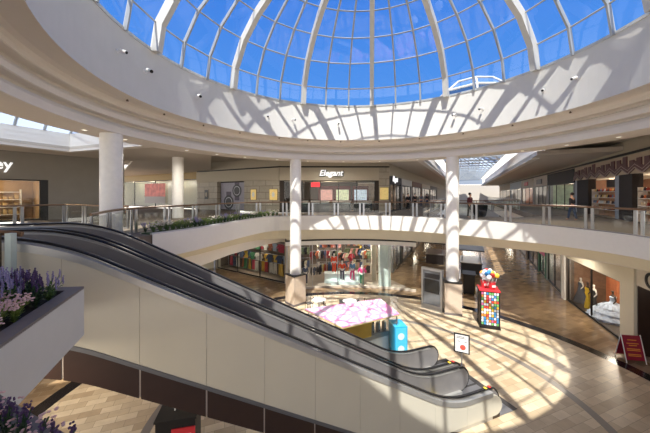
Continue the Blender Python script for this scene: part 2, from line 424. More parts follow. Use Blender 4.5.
# lantern on the roof beyond the dome
lt = thing('roof_lantern', 'small white-framed glazed roof lantern seen outside through the dome', 'skylight', (20.4, 39.5, 14.1))
fr = MB(); n_ = 8; lp = [(5.0*math.cos(R_(a)), 4) for a in ()]
LR, LH = 4.6, 3.2
for j in range(8):
    a, b = R_(22.5+45*j), R_(22.5+45*(j+1))
    A = (LR*math.cos(a), LR*math.sin(a)); B = (LR*math.cos(b), LR*math.sin(b))
    fr.tube([A+(-1.0,), A+(1.2,), (A[0]*.62, A[1]*.62, 2.6), (0, 0, 2.9)], .13, 6)
    fr.tube([A+(1.2,), B+(1.2,)], .13, 6); fr.tube([(A[0]*.62, A[1]*.62, 2.6), (B[0]*.62, B[1]*.62, 2.6)], .13, 6)
fr.build('frame', framem, lt)
MB().lathe([(LR*.97, -1.0), (LR*.97, 1.2), (LR*.6, 2.55), (.1, 2.85)], 8, a0=22.5, a1=382.5).build('glazing', mat('lantern_glass', (70, 110, 160), .1, 0, .1), lt)
MB().lathe([(LR*1.1, -6), (LR*1.1, -1)], 8).build('curb', white, lt)
# ------------------------------------------------------------------ columns
def column(a, r, lab, base=True, z0=GZ, rad=.39, sq=.5):
    x, y = pol(a, r); c = thing('column', lab, 'column', (x, y, z0))
    zb = (2.05 if base else .0)
    MB().lathe([(rad, zb), (rad, CZ-z0)], 32).build('shaft', whitegloss if base else whitegloss, c, smooth=True)
    if base:
        MB().box(-sq, sq, -sq, sq, 0, 2.0, R_(a+21)).build('cladding', stonebase, c)
        MB().box(-sq-.03, sq+.03, -sq-.03, sq+.03, 2.0, 2.08, R_(a+21)).build('collar', black, c)
        MB().box(-sq-.02, sq+.02, -sq-.02, sq+.02, 0, .14, R_(a+21)).build('plinth', planter_g, c)
    return c
column(51.5, 10.42, 'white round column with beige stone base beside the tall grey directory')
column(111.3, 10.42, 'white round column with beige stone base in front of the clothes shop window')
column(173.5, 10.4, 'thick white round column behind the escalator top, nearest to the camera', False, 0, .39)
x, y = X_(178)*20.5, 20.5
c = thing('column', 'white round column on the upper floor behind the long flower bed', 'column', (x, y, 0))
MB().lathe([(.37, 0), (.37, UC)], 28).build('shaft', whitegloss, c, smooth=True)
# ------------------------------------------------------------------ railings
def railing(line, lab, z=0, step=1.9, group=None, top=1.08, double=True, glass=railgl):
    ln = line; L = [0]
    for a, b in zip(ln, ln[1:]): L.append(L[-1]+math.hypot(b[0]-a[0], b[1]-a[1]))
    def at(s):
        for i in range(len(L)-1):
            if L[i+1] >= s: t = (s-L[i])/(L[i+1]-L[i] or 1); return (lerp(ln[i][0], ln[i+1][0], t), lerp(ln[i][1], ln[i+1][1], t)), math.atan2(ln[i+1][1]-ln[i][1], ln[i+1][0]-ln[i][0])
        return ln[-1], math.atan2(ln[-1][1]-ln[-2][1], ln[-1][0]-ln[-2][0])
    th = thing('railing', lab, 'railing', (ln[0][0], ln[0][1], z), 0, group)
    th.location = (ln[0][0], ln[0][1], z)
    MB().tube([(p[0], p[1], z+top) for p in ln], .045, 8).build('handrail', brass, th, smooth=True, world=True)
    MB().slab(offset(ln, .03), offset(ln, -.03), z+.005, z+.07).build('base_channel', panelm, th, world=True)
    m = max(1, round(L[-1]/step)); st = L[-1]/m
    for i in range(m+1):
        s = i*st
        for ds in ((-.14, .14) if double and 0 < i < m else (0,)):
            (px_, py_), an = at(min(max(s+ds, .05), L[-1]-.05))
            MB().box(-.065, .065, -.02, .02, z+.01, z+top-.05, an, (px_, py_)).build('post', steel, th, world=True)
        if i < m:
            q = [at(s+.2+(st-.4)*k/4)[0] for k in range(5)]
            MB().strip([(p[0], p[1], z+.09) for p in q], [(p[0], p[1], z+top-.1) for p in q]).build('glass_panel', glass, th, world=True)
    return th
i0 = next(i for i, p in enumerate(edge) if p[0] > -3.2 and p[1] > 20)
bk = offset(edge, .16)
rail_line = smoothline([(-6.75, 8.3), (-7.95, 11.3), (-7.6, 14.2), (-6.5, 18.1), (-5.1, 21.2), bk[i0]], 4)[:-1]+bk[i0:]
railing(rail_line, 'long curved glass balustrade with bronze handrail round the upper gallery edge', step=1.95)
railing([(-17.5, 11.2), (-15.0, 16.6), (-9.5, 13.9)], 'glass balustrade before the far left storefront, beyond the thick column')
railing([cpt(L0, 1.5, 3.4), cpt(L0, 45, 3.4)], 'glass balustrade along the left gallery of the distant concourse', step=2.2, double=False)
railing([cpt(Q0, 13, -4.1), cpt(Q0, 60, -4.1)], 'glass balustrade along the right gallery of the distant concourse', step=2.2, double=False)
railing([cpt(L0, 1.5, 3.4), ((cpt(L0, 1.5, 3.4)[0]+cpt(Q0, 13, -4.1)[0])/2, (cpt(L0, 1.5, 3.4)[1]+cpt(Q0, 13, -4.1)[1])/2-.9), cpt(Q0, 13, -4.1)], 'glass balustrade across the head of the concourse void', step=2.2)
# rail at escalator head, near left
nr = thing('railing', 'short brown-capped balustrade with a pale post beside the escalator head', 'railing', (-5.75, 5.0, 0))
MB().tube([(-6.6, 4.45, 1.02), (-5.95, 5.15, .99), (-5.55, 5.28, .93), (-4.9, 5.55, .93)][:3], .05, 8).build('handrail', brass, nr, world=True, smooth=True)
MB().box(-.055, .055, -.05, .05, 0, .97, 0, (-5.62, 5.15)).build('post', mat('pale_green_post', (178, 192, 190), .3, .4), nr, world=True)
MB().box(-.06, .06, -.04, .04, 0, .97, 0, (-5.83, 5.1)).build('post', mat('brown_post', (92, 78, 68), .4, .4), nr, world=True)
# ------------------------------------------------------------------ escalators
EU = (.9336, .3584); EV = (-.3584, .9336); E0 = (0, 7.715); EA = math.atan2(EU[1], EU[0])
def eh(s):      # handrail height above world zero
    top, bot = .86, EYE-6.62; line = EYE-1.504-.577*(s+4.62)
    s1 = -4.62-(top-(EYE-1.504))/.577; s2 = -4.62-(bot-(EYE-1.504))/.577
    def blend(s, sc, wd, a, b):      # a before, b after
        t = (s-sc+wd)/(2*wd)
        if t <= 0: return a
        if t >= 1: return b
        return None
    for sc, wd, left in ((s1, .95, True), (s2, .8, False)):
        if abs(s-sc) < wd:
            t = (s-sc+wd)/(2*wd)
            za = top if left else bot+.577*wd; zm = top if left else bot; zb = top-.577*wd if left else bot
            return (1-t)**2*za+2*t*(1-t)*zm+t*t*zb
    return top if s < s1 else (line if s < s2 else bot)
SS = [-8.0+i*.2 for i in range(int(14.0/.2)+1)]   # -8 .. 6.0
def balustrade(esc, p, th_=.05, s0=-8.0, s1=6.0, m=panelm, inside=1):
    mb = MB(); R = .42
    for pp in (p-th_, p+th_):
        A = [(s, pp, eh(s)-.05) for s in SS if s <= s1]; B = [(s, pp, eh(s)-.05-2*R) for s in SS if s <= s1]
        mb.strip(A, B)
        for (se, sg) in ((A[-1][0], 1), (A[0][0], -1)):
            zc = eh(se)-.05-R
            pts = [(se+sg*R*math.cos(R_(a)), pp, zc+R*math.sin(R_(a))) for a in range(-90, 91, 15)]
            mb.poly(pts)
    mb.build('balustrade_panel', m, esc, world=False)
    # handrail, a loop over top and newels
    P = [(s, p, eh(s)) for s in SS]
    R2 = R+.03
    zc = eh(6.0)-R2
    P += [(6.0+R2*math.cos(R_(a)), p, zc+R2*math.sin(R_(a))) for a in range(75, -91, -15)]
    zc = eh(-8)-R2
    P = [(-8.0-R2*math.cos(R_(a)), p, zc+R2*math.sin(R_(a))) for a in range(-90, 90, 15)]+P
    hr = MB(); hr.tube(P, .05, 8, rad=[(.055, .032)]*len(P)); hr.build('handrail', rubber, esc, smooth=True)
    # trims: bright line under the rail and skirt deck along the foot
    tr = MB()
    A = [(s, eh(s)-.06) for s in SS]
    for pp in (p-th_-.012, p+th_+.012): tr.strip([(s, pp, z) for s, z in A], [(s, pp, z-.035) for s, z in A])
    tr.strip([(s, p-th_-.012, z) for s, z in A], [(s, p+th_+.012, z) for s, z in A]); tr.build('rail_trim', silver, esc)
    dk = MB(); wd = .16
    A = [(s, eh(s)-.84) for s in SS]
    dk.strip([(s, p-wd, z+.0) for s, z in A], [(s, p+wd, z+.0) for s, z in A]); dk.strip([(s, p-wd, z) for s, z in A], [(s, p-wd, z-.16) for s, z in A]); dk.strip([(s, p+wd, z) for s, z in A], [(s, p+wd, z-.16) for s, z in A])
    dk.build('skirt_deck', silver, esc)
sticker_y = mat('yellow_sticker', (226, 196, 60), .4); sticker_r = mat('red_sticker', (196, 50, 40), .4)
stepm = mat('step_metal', (92, 92, 94), .4, .7, .1, 30)
def escalator(lab, pa, pb):
    e_ = thing('escalator', lab, 'escalator', (E0[0], E0[1], 0), EA)
    balustrade(e_, pa); balustrade(e_, pb)
    c = (pa+pb)/2; hw = (pb-pa)/2-.16
    st0 = MB().box(0, .41, c-hw, c+hw, -.22, 0)
    for k in range(int(2*hw/.07)): st0.box(0, .405, c-hw+.07*k+.02, c-hw+.07*k+.045, 0, .006)
    st = st0.build('step', stepm, e_)
    s = -6.8; first = True
    while s < 5.2:
        z = eh(s+.2)-.96
        o = st if first else st.copy()
        if not first: COL.objects.link(o); o.parent = e_
        o.location = (s, 0, z); first = False; s += .40
    # truss body under the steps
    tb = MB(); A = [s for s in SS]
    for pp in (pa-.08, pb+.08):
        tb.strip([(s, pp, eh(s)-.86) for s in A], [(s, pp, max(GZ+.02, eh(s)-2.56)) for s in A])
    tb.strip([(s, pa-.08, max(GZ+.02, eh(s)-2.56)) for s in A], [(s, pb+.08, max(GZ+.02, eh(s)-2.56)) for s in A])
    tb.build('truss', mat('truss_soffit', (120, 112, 102), .6), e_)
    # landing and comb plates
    MB().box(5.1, 7.0, c-hw-.3, c+hw+.25, GZ+.01, GZ+.025).build('landing_plate', mat('landing_steel', (150, 152, 156), .38, .8, .05, 30), e_)
    MB().box(-8.8, -7.0, c-hw, c+hw, -.02, .012).build('landing_plate', MATS['landing_steel'], e_)
    MB().box(4.98, 5.12, c-hw, c+hw, GZ+.02, GZ+.04).build('comb_plate', sticker_y, e_)
    for (s0, m_) in ((5.75, sticker_y), (5.93, sticker_r)):
        MB().box(s0+.05, s0+.13, pa-.056, pa+.056, eh(6)+.028, eh(6)+.037).build('warning_sticker', m_, e_)
    MB().box(5.5, 6.1, pa+.052, pa+.056, eh(6)-.55, eh(6)-.2).build('notice', mat('white_notice', (235, 235, 235), .5), e_)
    return e_
esc1 = escalator('nearer of the two escalators, with cream side cladding facing the camera', 0.0, 1.27)
esc2 = escalator('farther of the two escalators, on the side of the pink roofed kiosk', 1.6, 2.9)
# cladding on the near escalator
def clad_strip(esc, name, sa, sb, ft, fb, m, p0=-.10, p1=-.17):
    k_ = max(8, int((sb-sa)/.12)); S = [sa+(sb-sa)*i/k_ for i in range(k_+1)]
    mb = MB()
    T = [(s, ft(s)) for s in S]; B = [(s, min(fb(s), ft(s)-.01)) for s in S]
    for pp in (p0, p1): mb.strip([(s, pp, z) for s, z in T], [(s, pp, z) for s, z in B])
    mb.strip([(s, p0, z) for s, z in T], [(s, p1, z) for s, z in T]); mb.strip([(s, p0, z) for s, z in B], [(s, p1, z) for s, z in B])
    for q in (0, -1): mb.quad((T[q][0], p0, T[q][1]), (T[q][0], p1, T[q][1]), (B[q][0], p1, B[q][1]), (B[q][0], p0, B[q][1]))
    return mb.build(name, m, esc)
def cbot(s):
    z = max(GZ+.12, eh(s)-1.86)
    if s > 6.12: z += .32-math.sqrt(max(0, .32**2-(s-6.12)**2))
    return z
def ctop(s):
    z = eh(s)-.17
    if s > 6.0: z = eh(6.0)-.17-.44+math.sqrt(max(0, .44**2-(s-6.0)**2))
    return z
cuts = [-8.6, -5.53, -4.23, -2.93, -1.63, -.33, .97, 2.27, 3.57, 4.87, 6.0, 6.435]
for a, b in zip(cuts, cuts[1:]):
    clad_strip(esc1, 'side_panel', a+.003, b-(.003 if b < 5.9 or b > 6.2 else 0), ctop, cbot, clad)
    if a < 1.3:
        clad_strip(esc1, 'skirting_panel', a+.015, min(b, 2.0)-.018, lambda s: eh(s)-1.93, lambda s: max(GZ+.005, eh(s)-2.58), brown, -.06, -.13)
clad_strip(esc1, 'skirting_trim', -8.6, 2.1, lambda s: eh(s)-1.845, lambda s: eh(s)-1.935, mat('grey_trim', (112, 114, 118), .4, .5), -.08, -.19)
clad_strip(esc1, 'joint_backing', -8.6, 1.1, lambda s: eh(s)-1.8, lambda s: eh(s)-2.55, mat('joint_metal', (176, 166, 158), .5, .2), -.06, -.115)
clad_strip(esc1, 'deck_trim', -8.6, 6.0, lambda s: eh(s)-.05, lambda s: eh(s)-.20, silver, -.07, -.19)
clad_strip(esc1, 'kick_plate', 2.0, 6.35, lambda s: GZ+.13, lambda s: GZ+.005, brown, -.06, -.15)
# shared landing border on the ground
lb = MB()
for q in (((4.9, -.12), (7.25, -.12), (7.25, .0), (4.9, .0)), ((6.98, 0), (7.25, 0), (7.25, 3.1), (6.98, 3.1)), ((4.9, 3.0), (7.25, 3.0), (7.25, 3.25), (4.9, 3.25)), ((4.9, 1.3), (7.0, 1.3), (7.0, 1.57), (4.9, 1.57))):
    lb.prism([(E0[0]+EU[0]*s+EV[0]*p, E0[1]+EU[1]*s+EV[1]*p) for s, p in q], GZ+.002, GZ+.016)
struct(lb.build('trim_landing_border', mat('dark_granite', (58, 56, 56), .3), origin='zero'))
def ept(s, p): return (E0[0]+EU[0]*s+EV[0]*p, E0[1]+EU[1]*s+EV[1]*p)

# ------------------------------------------------------------------ walls of the upper gallery
K2 = (-4.2, 26.4); K1 = (-14.3, 32.25); A30 = -R_(30)
trimb = MB(); wl = MB()
def wallseg(p, q, z0, z1, th_=.3, m=bulk, name='wall_gallery'):
    dx, dy = q[0]-p[0], q[1]-p[1]; l = math.hypot(dx, dy); an = math.atan2(dy, dx)
    return struct(MB().box(0, l, 0, th_, z0, z1, an, p).build(name, m, origin='zero'))
wallseg(K2, L0, 4.08, 5.4, name='wall_back'); wallseg(K1, K2, 4.08, 5.4, name='wall_back')
wallseg(K2, (L0[0]+.02, L0[1]), 4.14, 4.26, -.06, black, 'trim_black'); wallseg(K1, K2, 4.14, 4.26, -.06, black, 'trim_black')
wallseg((-31.5, 43.1), (-13.4, 32.9), 4.9, 5.5, name='wall_back'); wallseg((-13.4, 33.9), K1, 0, 5.4, name='wall_back', m=beige)
wallseg((-31.5, 43.1), (-13.4, 32.9), 4.45, 4.9, -.05, black, 'trim_black')
wallseg(L0, cpt(L0, 78), 3.35, 5.0, name='wall_concourse'); wallseg(cpt(Q0, 80), cpt(Q0, -9), 4.1, 5.4, name='wall_right')
wallseg(cpt(Q0, 80), cpt(Q0, -9), 4.18, 4.32, -.07, black, 'trim_black')
wallseg((-24.9, 8.7), (-15.6, 22.4), 2.75, 4.3, m=greyb, name='wall_left')
TL = R_(56)
# end of the concourse, far away
E1 = cpt(L0, 78); E2 = cpt(Q0, 86)
wallseg(cpt(L0, 78, -6), cpt(Q0, 90, 6), GZ, 4.9, m=mat('far_wall', (186, 180, 170), .8), name='wall_far')
ga = cpt(L0, 77.8, 3.0); gb = cpt(L0, 77.8, 11.2); gm_ = cpt(L0, 77.8, 7.1)
struct(MB().poly([ga+(4.9,), gb+(4.9,), gb+(6.4,), gm_+(9.0,), ga+(6.4,)]).build('window_1', frost, origin='zero'))
# ------------------------------------------------------------------ shopfronts
def shop(label, org, ang, w_, z0, h, top, hdr=bulk, pier=beige, sign=None, signm=None, ssize=.5, depth=3, inner=None, mull=3, glass=True, pw=.35, light=60, lcol=(1, .87, .7), shear=0, fl=None, open_side=False):
    s = thing('storefront', label, 'storefront', (org[0], org[1], z0), ang)
    H = h
    MB().box(0, pw, 0, .45, 0, H).build('pier', pier, s); MB().box(w_-pw, w_, 0, .45, 0, H).build('pier', pier, s)
    MB().box(0, w_, -.04, .45, H, top-z0).build('header', hdr, s)
    inner = inner or dark
    MB().box(0, w_, depth, depth+.1, 0, H).build('back_wall', inner, s)
    MB().box(.0, .08, .45, depth, 0, H).build('side_wall', inner, s); MB().box(w_-.08, w_, .45, depth, 0, H).build('side_wall', inner, s)
    MB().box(0, w_, .45, depth+.1, H, H+.1).build('shop_ceiling', bulk, s)
    MB().box(.1, w_-.1, .02, depth, .005, .02).build('shop_floor', fl or mat('shop_floor', (140, 122, 104), .4), s)
    if glass:
        n_ = mull; x0, x1 = pw, w_-pw
        for i in range(n_):
            a = x0+(x1-x0)*i/n_; b = x0+(x1-x0)*(i+1)/n_
            MB().quad((a+.03, .1, .12), (b-.03, .1, .12), (b-.03, .1, H-.05), (a+.03, .1, H-.05)).build('glass_pane', shopgl, s)
        fr_ = MB()
        for i in range(n_+1):
            a = x0+(x1-x0)*i/n_; fr_.box(a-.035, a+.035, .06, .14, 0, H)
        fr_.box(x0, x1, .06, .14, 0, .12); fr_.box(x0, x1, .06, .14, H-.07, H); fr_.build('window_frame', black, s)
    if sign:
        text_obj('sign_lettering', sign, ssize, signm or whitegloss, (w_/2, -.06, (H+top-z0)/2), 0, s, shear=shear)
    if light:
        c_, q_ = math.cos(ang), math.sin(ang)
        n_ = max(1, int(w_/5))
        for i in range(n_):
            lx, ly = w_*(i+.5)/n_, depth*.45
            point('shop_lamp', (org[0]+lx*c_-ly*q_, org[1]+lx*q_+ly*c_, z0+H-.35), light, lcol, .25)
    return s
def loc_(s, x, y, z=0):
    c_, q_ = math.cos(s.rotation_euler.z), math.sin(s.rotation_euler.z)
    return (s.location[0]+x*c_-y*q_, s.location[1]+x*q_+y*c_, s.location[2]+z)
gold = mat('gold_display', (214, 186, 116), .5, noise=.25, scale=9, emit=.45)
red = mat('red_sign', (214, 52, 60), .4); warm = mat('warm_wall', (128, 92, 70), .7, noise=.2, scale=3)
goldl = mat('gold_lintel', (150, 128, 84), .5, .3)
greenish = mat('green_panel', (140, 142, 124), .4)
# upper, back: jeweller with script sign
je = shop('jewellery shop under a slanted white script sign, behind the back balustrade', (K2[0]+.05, K2[1]+.05), 0, 9.1, 0, 2.95, 4.1, hdr=bulk, pier=dark, mull=5, depth=3.6, light=90)
lw = thing('shop_sign', 'white script shop sign with black outline above the jewellery shop', 'sign', (.52, 26.33, 3.45))
text_obj('lettering_outline', 'Elegant', .74, black, (.05, .02, .12), 0, lw, shear=.3, depth=.03, offset=.05)  # black outline layer behind the white letters
text_obj('lettering', 'Elegant', .74, mat('sign_white', (248, 248, 248), .4, emit=.8), (0, -.08, .15), 0, lw, shear=.3, depth=.03, offset=.012)
text_obj('lettering_small', 'ILLUSIONS', .18, black, (.55, -.08, -.26), 0, lw, depth=.02)
rs = thing('window_sign', 'small red sign hanging at the upper left of the jewellery window', 'sign', (-.87, 26.3, 2.35))
MB().box(-.4, .4, -.06, 0, 0, .42).build('panel', mat('red_lit', (232, 60, 66), .4, emit=.6), rs); MB().tube([(-.3, 0, .42), (-.3, 0, .6)], .015).build('hanger', black, rs); 
for i, (a, b, c_, lb_) in enumerate(((1.0, 2.35, (196, 150, 140), 'reddish'), (3.0, 4.7, (196, 200, 168), 'greenish'), (5.3, 6.9, (186, 200, 212), 'bluish'))):
    d = thing('display_screen', lb_+' bright picture panel in the jewellery shop window', 'display', ((.1, 1.65, 3.35)[i], K2[1]+.8, 1.12))
    wq = .6; MB().box(-wq, wq, 0, .08, 0, 1.0).build('panel', mat('picture_'+lb_, c_, .4, noise=.8, scale=7, emit=.5), d)
    MB().box(-wq-.16, wq+.16, -.02, -.005, -.2, 0).box(-wq-.16, wq+.16, -.02, -.005, 1.0, 1.35).box(-wq-.16, -wq, -.02, -.005, 0, 1.0).box(wq, wq+.16, -.02, -.005, 0, 1.0).build('frame', mat('dark_red_frame', (88, 30, 28), .5), d)
for i in range(4):
    x0 = K2[0]+.9+i*2.0
    d = thing('jewellery_counter', ['leftmost white-topped jewellery counter in the script-signed shop', 'second white-topped jewellery counter from the left', 'third white-topped jewellery counter from the left', 'rightmost white-topped jewellery counter in the script-signed shop'][i], 'counter', (x0, K2[1]+.45, .02))
    MB().box(0, 1.7, 0, .5, 0, .82).build('body', mat('counter_dark', (40, 44, 48), .3), d); MB().box(-.02, 1.72, -.03, .53, .98, 1.04).build('top', whitegloss, d)
    MB().box(.02, 1.68, .0, .5, .82, .98).build('glass_case', mat('case_glass', (200, 214, 214), .1), d)
# stone pier with gold window right of it, turning the corner
sp_ = thing('stone_pier', 'beige stone corner pier holding a square gold window, right of the jewellery shop', 'pier', (K2[0]+9.15, K2[1]+.02, 0))
MB().box(0, .95+.0, 0, .6, 0, 4.1).build('block', stonewall, sp_)
gw = thing('display_window', 'bright gold square window on the pier right of the jewellery shop', 'display window', (K2[0]+9.62, K2[1]-.02, 1.2))
MB().box(-.38, .38, -.03, .0, 0, 1.1).build('lit_panel', gold, gw); MB().box(-.42, .42, -.045, -.03, -.04, 0).box(-.42, .42, -.045, -.03, 1.1, 1.14).build('frame', brass, gw)
# stone wall with posters
sw = thing('stone_wall_front', 'pale stone-tiled shop wall with a watch poster alcove above the flower bed', 'shopfront wall', (K1[0], K1[1], 0), A30)
Lw = math.hypot(K2[0]-K1[0], K2[1]-K1[1])
def tpx(px): r = X_(px); return Lw-(-4.2-26.4*r)/(.5*r+.866)
a0, a1 = tpx(217), tpx(244)
MB().box(0, a0, 0, .5, 0, 3.0).build('stone_left', stonewall, sw); MB().box(a1, Lw, 0, .5, 0, 3.0).build('stone_right', stonewall, sw)
MB().box(0, Lw, -.12, .5, 3.0, 4.12).build('lintel', bulk, sw); MB().box(a0, a1, .45, .5, 0, 3.0).build('alcove_back', dark, sw)
wp = thing('watch_poster', 'tall mauve poster of two wristwatches in the stone wall alcove', 'poster', loc_(sw, (a0+a1)/2, .40), A30)
wq = (a1-a0)/2-.12
MB().box(-wq, wq, 0, .04, .1, 2.9).build('sheet', mat('mauve_poster', (168, 164, 178), .5, noise=.2), wp)
dkw = mat('watch_dark', (34, 32, 40), .4); ltw = mat('watch_dial', (196, 196, 204), .4)
for (wx, wz, rr_) in ((wq*.3, 2.05, .66), (-wq*.35, .85, .74)):
    MB().box(wx-rr_*.5, wx+rr_*.5, -.012, 0, max(.12, wz-rr_*1.5), min(2.88, wz+rr_*1.5)).build('strap', mat('watch_strap', (84, 76, 96), .5), wp)
    for r_, y_, m_ in ((rr_, -.02, dkw), (rr_*.72, -.026, ltw), (rr_*.62, -.03, dkw)):
        MB().poly([(wx+r_*math.cos(R_(a)), y_, wz+r_*math.sin(R_(a))) for a in range(0, 360, 15)]).build('watch_face', m_, wp)
for px_, lb_, m_, hw_ in ((206.5, 'small dark framed poster on the left of the stone wall', mat('dark_poster', (40, 42, 44), .4), .28), (253.5, 'left one of two gold lit display windows in the stone wall', gold, .34), (273.5, 'right one of two gold lit display windows, at the corner of the stone wall', gold, .46)):
    d = thing('display_window' if m_ is gold else 'framed_poster', lb_, 'display window' if m_ is gold else 'poster', loc_(sw, tpx(px_), 0, 1.15), A30)
    MB().box(-hw_, hw_, -.05, -.01, 0, 1.0).build('panel', m_, d); MB().box(-hw_-.05, hw_+.05, -.03, -.0, -.05, 1.05).build('frame', brass if m_ is gold else beige, d)
    MB().ball((0, -.06, .5), .17, 10, 8, (1, .15, 1.5)).build('ornament', whitegloss if m_ is gold else beige, d)
# shop with gold lintel and red poster, left of the far column
gs = shop('shop with a gold lintel and red poster behind the two white columns', (-31.5, 43.1), -R_(29.4), 20.7, 0, 3.5, 4.5, hdr=goldl, pier=goldl, mull=4, depth=2.5, light=70, inner=greenish)
pr = thing('red_poster', 'coral red poster with white caption under the gold lintel', 'poster', loc_(gs, 10.6, -.06, .4), gs.rotation_euler.z)
MB().box(-2.4, 2.2, -.04, 0, 1.0, 2.7).build('picture', mat('coral_picture', (196, 112, 100), .5, noise=.65, scale=1.6, emit=.12), pr); MB().box(-2.4, 2.2, -.04, 0, .1, 1.0).build('caption_strip', mat('caption_grey', (168, 160, 150), .5), pr)
# left wall shop
le = shop('warm-lit shop with dark frame in the taupe wall at the far left', (-24.9, 8.7), TL, 12.2, 0, 2.6, 2.78, hdr=greyb, pier=black, mull=5, depth=3.5, light=110, lcol=(1, .78, .5), inner=mat('tan_wall', (170, 138, 100), .7, noise=.2, scale=2))
wallseg(loc_(le, 12.2, 0)[:2], (-15.6, 22.4), 0, 2.76, m=greyb, name='wall_left')
sg = thing('shop_sign', 'white letters at the left picture edge on the taupe wall', 'sign', loc_(le, 10.25, -.05, 3.45), TL)
text_obj('lettering', 'ey', .85, mat('sign_white', (248, 248, 248), .4, emit=.8), (-.05, -.04, 0), 0, sg, offset=.01)
for i in range(7):
    d = thing('display_shelf', 'goods shelf inside the warm-lit shop at the far left', 'shelf', loc_(le, 1.2+1.6*i, 2.6), TL, 'goods shelves in the far left shop')
    b_ = MB()
    for z_ in (.3, .8, 1.3, 1.8): b_.box(-.6, .6, 0, .4, z_, z_+.04)
    b_.box(-.62, -.58, 0, .4, 0, 2).box(.58, .62, 0, .4, 0, 2); b_.build('boards', whitegloss, d)
    g_ = MB()
    for z_ in (.34, .84, 1.34):
        for k_ in range(4): g_.box(-.5+k_*.27, -.33+k_*.27, .05, .3, z_, z_+random.uniform(.15, .35))
    g_.build('packed_goods', mat('goods_mix%d' % (i % 3), [(190, 160, 110), (120, 80, 60), (210, 200, 190)][i % 3], .6), d)
# left wing: ceiling, cornice and skylight
V0, V1, V2 = (-19.6, 6.0), (-14.9, 16.8), (-9.2, 14.7)
struct(MB().prism([(-30, 6.5), V0, V1, V2, (-8.5, 16.2), (-7.5, 19), (-13.5, 34), (-33, 46), (-15.3, 22.9)][::-1], 4.3, 4.45).build('ceiling_left', ceil_m, origin='zero'))
cl = MB()
lv = [V0, V1, V2]
for j in range(4): cl.slab(offset(lv, .02+.22*j), offset(lv, .6+.22*j), 4.16+.28*j, 4.46+.28*j)
struct(cl.build('trim_cornice', mould, origin='zero'))
sk = thing('skylight', 'pale frosted skylight panels over the left wing void', 'skylight', (-15, 14, 5.4))
lv2 = offset(lv, .9); hi = [(-13.2, 3.2), (-10.6, 12.9), (-8.5, 13.6)]
MB().strip([(p[0], p[1], 5.3) for p in lv2], [(p[0], p[1], 6.7) for p in hi]).build('frosted_panel', frost, sk, world=True)
for i in range(15):
    t = i/10
    q = (lerp(lv2[0][0], lv2[1][0], min(t, 1)), lerp(lv2[0][1], lv2[1][1], min(t, 1))) if t <= 1 else (lerp(lv2[1][0], lv2[2][0], (t-1)*2), lerp(lv2[1][1], lv2[2][1], (t-1)*2))
    u = (lerp(hi[0][0], hi[1][0], min(t, 1)), lerp(hi[0][1], hi[1][1], min(t, 1))) if t <= 1 else (lerp(hi[1][0], hi[2][0], (t-1)*2), lerp(hi[1][1], hi[2][1], (t-1)*2))
    MB().tube([(q[0], q[1], 5.3), (u[0], u[1], 6.7)], .07, 6).build('bar', mullm, sk, world=True)
# concourse skylight: glazed gable with trusses
ck = thing('concourse_skylight', 'long bright glazed roof with white trusses over the distant concourse', 'skylight', (cpt(L0, 40, 7.7)[0], cpt(L0, 40, 7.7)[1], 6.2), 0)
na, nb = 3.7, 10.4; mid = (na+nb)/2
for (p, q, zp, zq) in ((na, mid, 6.4, 9.0), (mid, nb, 9.0, 6.4)):
    a, b, c_, d = cpt(L0, -1, p), cpt(L0, 78, p), cpt(L0, 78, q), cpt(L0, -1, q)
    MB().quad((a[0], a[1], zp), (b[0], b[1], zp), (c_[0], c_[1], zq), (d[0], d[1], zq)).build('frosted_panel', frost, ck, world=True)
for i in range(20):
    d_ = 2+i*4; P = [cpt(L0, d_, na)+(6.3,), cpt(L0, d_, (na+mid)/2)+(7.6,), cpt(L0, d_, mid)+(8.9,), cpt(L0, d_, (nb+mid)/2)+(7.6,), cpt(L0, d_, nb)+(6.3,)]
    if i < 19:
        for q, zq in ((na, 6.3), (na+1.1, 7.15), ((na+mid)/2+.1, 7.7), (mid, 8.9), ((nb+mid)/2, 7.7), (nb, 6.3)): MB().tube([cpt(L0, d_, q)+(zq,), cpt(L0, d_+4, q)+(zq,)], .05, 4).build('purlin', framem, ck, world=True)
    MB().tube(P, .11, 6).tube([P[0], P[4]], .08, 6).tube([P[1], cpt(L0, d_, mid)+(6.3,), P[3]], .06, 6).build('truss', framem, ck, world=True)
# ------------------------------------------------------------------ concourse shops, upper level, left side
LS = [(0.2, 5.6, 'dark-framed glass shop just round the corner from the jewellery shop', (60, 58, 60), None),
      (5.9, 12.5, 'second shop on the left of the upper concourse, with a white fascia', (220, 216, 208), None),
      (12.8, 22, 'third shop on the left of the upper concourse, with brown piers', (120, 76, 52), None),
      (22.5, 34, 'fourth shop on the left of the upper concourse, with a cream fascia', (214, 200, 176), None),
      (34.5, 50, 'farthest shop on the left of the upper concourse', (120, 110, 100), None)]
for i, (a, b, lb_, c_, sg_) in enumerate(LS):
    shop(lb_, cpt(L0, a), CD, b-a, 0, 2.7, 3.4, hdr=mat('fascia_l%d' % i, c_, .6), pier=mat('pier_l%d' % i, [c*.8 for c in c_], .6), mull=3, light=55, lcol=(1, .9, .8), inner=mat('inner_l%d' % i, (150, 130, 112), .8, noise=.5, scale=2), depth=3)
RS = [(11.4, 21.2, 'black-fronted shop with small white letters left of the zigzag-fronted shoe shop', (34, 34, 38), 'P E T I T E', (196, 214, 190)),
      (21.5, 29.5, 'white-fronted shop on the right of the upper concourse', (214, 210, 204), None, (120, 112, 104)),
      (29.8, 40, 'shop with red lettering on a pale fascia on the upper concourse', (206, 198, 190), 'RED', (150, 96, 66)),
      (40.3, 55, 'fourth shop on the right of the upper concourse, with pale blue fascia', (176, 186, 196), None, (130, 120, 112)),
      (55.3, 78, 'farthest shop on the right of the upper concourse', (150, 132, 112), None, (120, 100, 84))]
